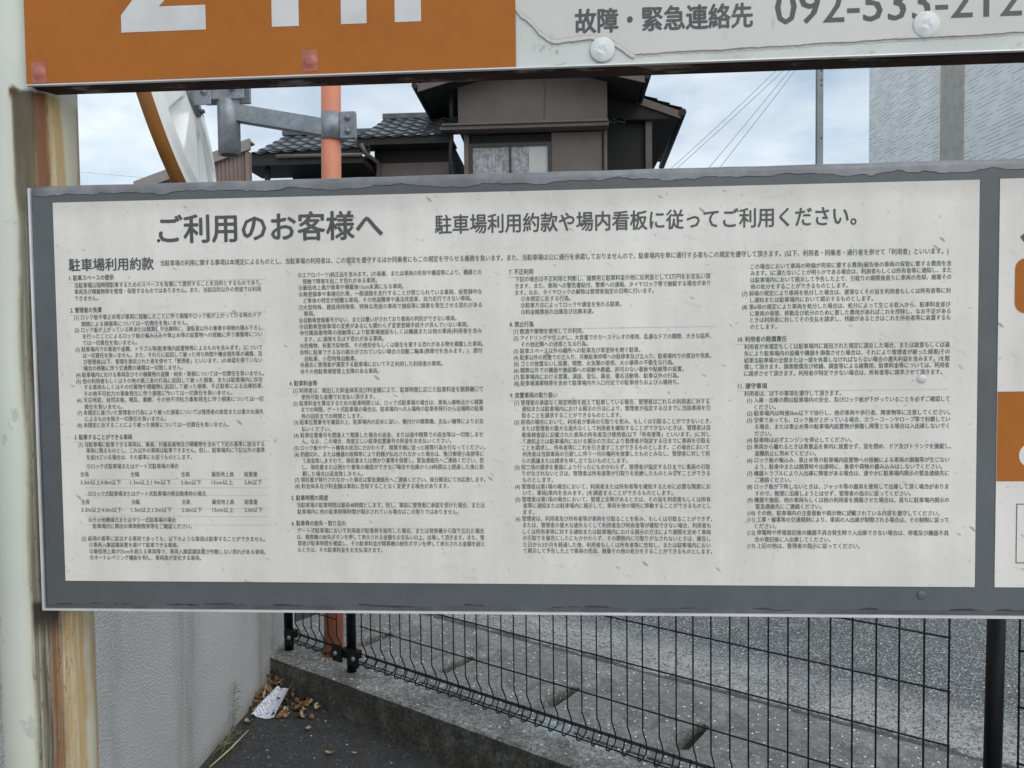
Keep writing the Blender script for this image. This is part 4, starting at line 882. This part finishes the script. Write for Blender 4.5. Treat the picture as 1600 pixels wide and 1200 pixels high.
vs = [bm.verts.new(p_ + Vector((0, dy, dz))) for p_ in (A0, A1) for dy in (-.006, .044) for dz in (-zz - .006, -zz - .0002)]
for f in ((0, 1, 3, 2), (4, 6, 7, 5), (0, 4, 5, 1), (2, 3, 7, 6), (0, 2, 6, 4), (1, 5, 7, 3)): bm.faces.new([vs[i] for i in f])
obj('arm', bm, GALV, tm)
CYL = Vector((-1.294, 3.0, 0))
bm = nb(); zs0, zs1 = 0.800, 1.012; n = 32
lathe(bm, [(.034, zs0), (.0425, zs0), (.0425, zs1 - .004), (.040, zs1), (.034, zs1), (.034, zs0)], Matrix.Translation(CYL), n); obj('pivot_tube', bm, GALV, tm)
bm = nb(); box(bm, -1.40, -1.216, 2.962, 2.972, 1.008, 1.115, None, .003); box(bm, -1.40, -1.216, 3.028, 3.038, 1.008, 1.115, None, .003); br = obj('bracket', bm, GALV, tm)
bm = nb(); box(bm, -1.475, -1.345, 2.955, 2.961, 0.985, 1.15, None, .003); obj('bracket', bm, GALV, tm)
for x, z in ((-1.372, 1.035), (-1.372, 1.085), (-1.262, 1.048)):
    bm = nb(); lathe(bm, [(0, .018), (.006, .0175), (.006, .008), (.012, .0079), (.012, 0)], Matrix.Translation((x, 2.956, z)) @ Matrix.Rotation(R(90), 4, 'X'), 12); obj('bolt', bm, GALV, br)
MC = Vector((-1.512, 3.0, 1.065)); mn = Vector((0.973, 0.231, 0.22)).normalized(); MM = basis(mn, Vector((0, 0, 1)), MC)
RA = 0.5
def dent(r, t):
    if r < .19 or r > .43: return 0
    wv = math.sin(math.pi * (r - .19) / .24); c_ = math.cos(8 * t + .9)
    return -0.040 * min(1.0, wv * 2.2) * max(0.0, min(1.0, (c_ - 0.25) / 0.18))
bm = nb(); prof = [(RA - .002, 0.0), (RA - .055, 0.006), (RA - .062, 0.022)] + [(.43 - .24 * i / 14, 0.026 + 0.026 * i / 14) for i in range(15)] + [(.13, .056), (0, .056)]
lathe(bm, prof, MM, 240, dent); obj('mirror_shell', bm, MIRW, tm)
bm = nb(); lathe(bm, [(RA - .002, .001), (RA + .004, .001), (RA + .004, -.046), (RA - .012, -.046), (RA - .012, -.040), (RA - .004, -.040), (RA - .004, .0005)], MM, 120); obj('rim', bm, RIM, tm)
bm = nb(); lathe(bm, [(RA - .006, -.028), (.4, -.045), (.2, -.066), (0, -.074)], MM, 96); obj('mirror_face', bm, GLASS, tm)
bm = nb(); lathe(bm, [(0, .066), (.118, .066), (.118, .057), (0, .057)], MM, 48); fl = obj('flange', bm, GALV, tm)
for a in range(0, 360, 60):
    bm = nb(); lathe(bm, [(0, .086), (.008, .085), (.008, .076), (.012, .0755), (.012, .066)], MM @ Matrix.Translation((.1 * math.cos(R(a)), .1 * math.sin(R(a)), 0)), 10); obj('bolt', bm, GALV, fl)

# ================================================================== HOUSE WITH GREY TILED ROOFS
hs = thing('tiled_house', (-1.0, 15.0, ZR), "two storey taupe house with grey tiled roofs and a lace curtained upstairs window", 'house')
def hobj(name, bm, mat, par=None, **k): return obj(name, bm, mat, par or hs, **k)
# gable block
bm = nb(); extr(bm, [(-1.786, 4.06), (0.900, 4.06), (0.900, 4.845), (-0.43, 5.18), (-1.786, 4.835)], 14.0, 15.0)
hobj('gable_wall', bm, TAUPE)
bm = nb(); P = [(-0.25, 5.06), (-0.26, 4.92), (-0.22, 4.80), (-0.21, 4.66), (-0.235, 4.52), (-0.225, 4.38), (-0.24, 4.22)]; P = [(x, z) for x, z in P]
for (a, za), (b, zb_) in zip(P, P[1:]): flat(bm, [(a, za), (b, zb_), (b + .012, zb_), (a + .012, za)], 13.994)
hobj('wall_crack', bm, mk('hairline crack', (0.085, 0.07, 0.062), 0.9))
bm = nb(); box(bm, -0.10, 0.809, 14.10, 15.0, ZR, 4.0); box(bm, -1.70, -1.61, 14.10, 15.0, ZR, 4.0); box(bm, -1.61, -0.10, 14.10, 15.0, ZR, 2.5); hobj('wall', bm, TAUPE)
bm = nb(); box(bm, -2.10, 0.912, 13.80, 14.12, 4.02, 4.085, None, .006); box(bm, -2.06, 0.90, 13.76, 14.10, 4.086, 4.125, None, .006); hobj('ledge', bm, BRN)
bm = nb(); box(bm, -1.66, -0.10, 14.16, 14.2, 3.84, 4.0); hobj('shaded_header', bm, DKBRN)  # near-black strip paints in the ledge's shade above the window
wf = nb(); box(wf, -1.605, -1.54, 14.08, 14.16, 2.5, 3.84); box(wf, -0.17, -0.105, 14.08, 14.16, 2.5, 3.84); box(wf, -1.54, -0.17, 14.08, 14.16, 3.78, 3.84); box(wf, -0.875, -0.835, 14.09, 14.15, 2.5, 3.78)
wn = hobj('window', wf, FRAMEM)
bm = nb(); box(bm, -1.54, -0.875, 14.118, 14.125, 2.5, 3.78); box(bm, -0.835, -0.52, 14.118, 14.125, 2.5, 3.78); obj('lace_curtain', bm, LACE, wn)
bm = nb(); box(bm, -0.515, -0.17, 14.118, 14.125, 2.5, 3.78); obj('window_blind', bm, BLIND, wn)
bm = nb(); tube(bm, [(0.865, 14.05, 4.0), (0.865, 14.05, 1.0)], .035, 10); hobj('downpipe', bm, BRN)
bm = nb(); tube(bm, [(-1.90, 13.95, 4.75), (-1.90, 13.95, 4.15)], .035, 10); tube(bm, [(-1.90, 13.95, 4.0), (-1.93, 13.95, 3.7), (-1.93, 13.95, 2.5)], .035, 10); hobj('downpipe', bm, DKBRN)
# gable roof: two slopes with tiles, bargeboards and gutters
def slope_roof(name, p0, p1, q0, q1, pitch=.265, rows=6, th=.05, wav=.022, step=.028):
    """tiled slope: eave p0->p1, ridge q0->q1"""
    p0, p1, q0, q1 = map(Vector, (p0, p1, q0, q1)); nrm = (p1 - p0).cross(q0 - p0).normalized()
    if nrm.z < 0: nrm = -nrm
    L_ = (p1 - p0).length; nu = max(8, int(L_ / pitch * 8)); bm = nb(); prev = None
    for r_ in range(rows):
        for e in (0, 1):
            t = (r_ + e) / rows; a = p0.lerp(q0, t); b = p1.lerp(q1, t); row = []
            for i in range(nu + 1):
                u = i / nu; ph = (u * L_ / pitch) % 1.0
                h = wav * (math.sin(2 * math.pi * ph) if ph < .5 else .45 * math.sin(2 * math.pi * ph))
                row.append(bm.verts.new(a.lerp(b, u) + nrm * (h + (step if e == 0 else 0))))
            if prev is not None:
                for i in range(nu): bm.faces.new((prev[i], prev[i + 1], row[i + 1], row[i]))
            prev = row
    return hobj(name, bm, TILE)
yF, yB = 13.45, 15.6; rz = 5.30
slope_roof('roof', (-2.44, yB, 4.76), (-2.44, yF, 4.76), (-0.43, yB, rz), (-0.43, yF, rz), rows=9)
slope_roof('roof', (1.53, yF, 4.79), (1.53, yB, 4.79), (-0.43, yF, rz), (-0.43, yB, rz), rows=9)
bm = nb()
extr(bm, [(-2.42, 4.72), (-0.43, 5.26), (1.51, 4.75), (1.51, 4.62), (-0.43, 5.13), (-2.42, 4.59)], yF, yF + .04); hobj('bargeboard', bm, BRN)
bm = nb(); extr(bm, [(-2.40, 4.69), (-0.43, 5.22), (1.49, 4.72), (1.49, 4.69), (-0.43, 5.19), (-2.40, 4.66)], yF + .041, yB); hobj('soffit', bm, SOFF)
for x, z in ((-2.47, 4.70), (1.56, 4.73)):
    bm = nb(); tube(bm, [(x, yF - .02, z), (x, yB, z)], .055, 10); hobj('gutter', bm, DKBRN)
bm = nb(); box(bm, -.53, -.33, yF - .02, yB, rz - .02, rz + .14, None, .03); hobj('ridge_tiles', bm, TILE)
for x in (-1.13, -1.03, -0.90):
    pass
# main block behind, right
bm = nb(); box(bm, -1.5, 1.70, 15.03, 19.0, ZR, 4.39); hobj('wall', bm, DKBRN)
bm = nb(); box(bm, 1.68, 1.80, 14.9, 15.02, ZR, 4.398); hobj('corner_column', bm, BRN)
slope_roof('roof', (2.34, 14.75, 4.56), (2.50, 18.9, 4.56), (0.5, 14.75, 5.26), (0.65, 18.9, 5.26), rows=8)
bm = nb(); extr(bm, [(2.32, 4.52), (0.5, 5.20), (0.5, 5.06), (2.32, 4.38)], 14.75, 14.79); hobj('bargeboard', bm, BRN)
bm = nb(); extr(bm, [(0.5, 4.441), (2.30, 4.441), (0.5, 5.15)], 14.80, 14.84); hobj('gable_infill', bm, DKBRN)
bm = nb(); box(bm, 1.3, 2.31, 14.80, 18.9, 4.40, 4.44); hobj('soffit', bm, SOFF)
bm = nb(); tube(bm, [(2.35, 14.72, 4.49), (2.515, 18.95, 4.49)], .07, 12); hobj('gutter', bm, DKBRN)
# lower wings, left
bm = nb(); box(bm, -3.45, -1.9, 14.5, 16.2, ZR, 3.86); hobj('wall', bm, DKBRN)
bm = nb(); box(bm, -3.40, -1.95, 14.46, 14.498, 3.0, 3.62); hobj('wall_panel', bm, BRN)
bm = nb(); box(bm, -3.40, -1.95, 14.40, 14.459, 3.22, 3.29); hobj('rail', bm, BRN)
slope_roof('roof', (-3.65, 14.0, 3.95), (-1.88, 14.0, 3.975), (-3.44, 15.5, 4.76), (-1.88, 15.5, 4.78), rows=6)
bm = nb(); box(bm, -3.66, -1.88, 14.03, 14.06, 3.86, 4.02); box(bm, -3.66, -1.88, 14.061, 14.5, 3.86, 3.90); hobj('eave_board', bm, DKBRN)
bm = nb(); box(bm, -3.5, -1.88, 15.42, 15.58, 4.74, 4.86, None, .02); hobj('ridge_tiles', bm, TILE)
bm = nb(); tube(bm, [(-3.56, 13.93, 3.86), (-3.50, 14.0, 3.70), (-3.36, 14.35, 3.62), (-3.36, 14.42, 3.3), (-3.42, 14.42, 3.2)], .04, 10); hobj('downpipe', bm, BRN)
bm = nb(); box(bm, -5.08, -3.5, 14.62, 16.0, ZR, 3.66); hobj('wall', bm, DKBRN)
slope_roof('roof', (-5.64, 14.0, 3.72), (-3.42, 14.0, 3.79), (-5.35, 15.1, 4.36), (-3.42, 15.1, 4.41), rows=5)
bm = nb(); extr(bm, [(-5.64, 3.64), (-3.42, 3.71), (-3.42, 3.86), (-5.64, 3.79)], 14.03, 14.06); hobj('eave_board', bm, DKBRN)
bm = nb(); box(bm, -5.05, -3.45, 14.04, 14.62, 3.62, 3.66); hobj('soffit', bm, SOFF)
bm = nb(); box(bm, -5.42, -3.42, 15.02, 15.18, 4.36, 4.46, None, .02); hobj('ridge_tiles', bm, TILE)
bm = nb(); box(bm, -5.67, -3.45, 13.6, 14.6, 3.43, 3.545); hobj('canopy', bm, DKBRN)
bm = nb(); tube(bm, [(-5.24, 13.75, 3.44), (-5.24, 13.75, ZR)], .05, 10); hobj('canopy_post', bm, DKBRN)
bm = nb(); tube(bm, [(-5.0, 13.56, 3.57), (-3.45, 13.56, 3.56)], .035, 8); hobj('gutter', bm, BRN)
# ================================================================== SHED
sd = thing('corrugated_shed', (-5.0, 10.6, ZR), "brown corrugated shed with sloping fascia behind the traffic mirror", 'shed')
bm = nb(); nx = 160; pr = None
for i in range(nx + 1):
    x = -5.55 + (5.55 - 4.085) * i / nx; z = 2.28 + (x + 5.492) * 0.318; y = 10.0 + .012 * math.sin(2 * math.pi * x / .055)
    row = [bm.verts.new((x, y, ZR)), bm.verts.new((x, y, z))]
    if pr: bm.faces.new((pr[0], row[0], row[1], pr[1]))
    pr = row
obj('siding', bm, SIDING, sd)
bm = nb(); box(bm, -4.09, -4.04, 9.96, 10.05, ZR, 2.70); obj('corner_trim', bm, SIDING, sd)
bm = nb(); box(bm, -5.55, -4.10, 10.03, 10.06, ZR, 2.25); obj('wall', bm, SIDING, sd)
bm = nb(); extr(bm, [(-5.60, 2.20), (-4.02, 2.72), (-4.02, 2.86), (-5.60, 2.34)], 9.93, 9.985); obj('fascia', bm, FASC, sd)
bm = nb(); extr(bm, [(-5.60, 2.30), (-4.02, 2.82), (-4.02, 2.84), (-5.60, 2.32)], 9.99, 10.12); obj('roof', bm, SIDING, sd)
# ================================================================== WHITE BUILDING
far, near = Vector((6.747, 17.286, 0)), Vector((7.50, 7.5, 0)); dirv = (near - far).normalized(); nrmv = Vector((dirv.y, -dirv.x, 0))   # along the wall, away from the camera side
if nrmv.x < 0: nrmv = -nrmv
wb = thing('white_building', (9.0, 13.0, ZR), "tall white brick patterned building with one beige vertical band", 'building')
W4 = Matrix(((dirv.x, nrmv.x, 0, far.x), (dirv.y, nrmv.y, 0, far.y), (0, 0, 1, ZR), (0, 0, 0, 1)))
bm = nb(); ln = (near - far).length
box(bm, 0, ln, 0, 7, 0, 10.5); o = obj('wall', bm, BRICKW); o.parent = wb; o.matrix_basis = Matrix.Translation(-wb.location) @ W4
bm = nb(); box(bm, 2.735, 3.425, -0.02, 0.05, 0, 10.5); o = obj('wall_band', bm, BAND); o.parent = wb; o.matrix_basis = Matrix.Translation(-wb.location) @ W4
bm = nb(); box(bm, -0.1, ln + .1, -0.12, 7.1, 10.5, 10.75); o = obj('parapet', bm, BAND); o.parent = wb; o.matrix_basis = Matrix.Translation(-wb.location) @ W4
# ================================================================== SLOTTED STEEL POLE, CABLES
sp = thing('steel_pole', (1.976, 6.0, ZR), "slim grey steel pole with small holes against the sky", 'pole')
bm = nb(); box(bm, 1.953, 2.000, 5.98, 6.02, ZR - .05, 3.2, None, .004); so_ = obj('shaft', bm, mk('dull zinc', (0.20, 0.21, 0.215), 0.6, 0.2), sp)
for z in (2.10, 2.03, 1.99, 1.60, 1.2):
    bm = nb(); lathe(bm, [(0, .003), (.006, .003), (.006, .0)], Matrix.Translation((1.985, 5.981, z)) @ Matrix.Rotation(R(90), 4, 'X'), 10); obj('bolt_hole', bm, HOLE, sp)
cab = [((6.145, 7.856), (4.097, 6.235), "topmost grey overhead cable left of the steel pole"), ((6.336, 7.849), (4.097, 6.076), "second grey overhead cable from the top, left of the steel pole"),
       ((6.492, 7.844), (4.307, 5.239), "third overhead cable, steeper, left of the steel pole"), ((6.648, 7.856), (4.677, 5.229), "steepest overhead cable, nearest the steel pole")]
for (a, b, lab) in cab:
    A, B = Vector((a[0], 22, a[1])), Vector((b[0], 22, b[1])); d = B - A; pts = []
    for i in range(25):
        t = -0.5 + 2.2 * i / 24; p_ = A + d * t; p_.z += 0.10 * (t - .2) ** 2 - .02; p_.y = 22 + 3 * t; p_ *= p_.y / 22 if False else 1; pts.append(p_)
    bm = nb(); tube(bm, pts, .011, 6); o = obj('overhead_cable', bm, CABLE); rebase(o, A); tag(o, lab, 'cable', 'overhead cables across the sky')
bm = nb(); tube(bm, [(-18, 22, 6.1), (-14.658, 22, 5.59), (-11.9, 22, 5.27), (-9, 22, 5.08), (-6, 22, 5.0)], .014, 6); o = obj('overhead_cable', bm, CABLE); rebase(o, (-12, 22, 5.3))
tag(o, "nearly level overhead cable low in the sky left of the mirror rim", 'cable', 'overhead cables across the sky')

COL.objects.unlink(_to); bpy.data.objects.remove(_to)
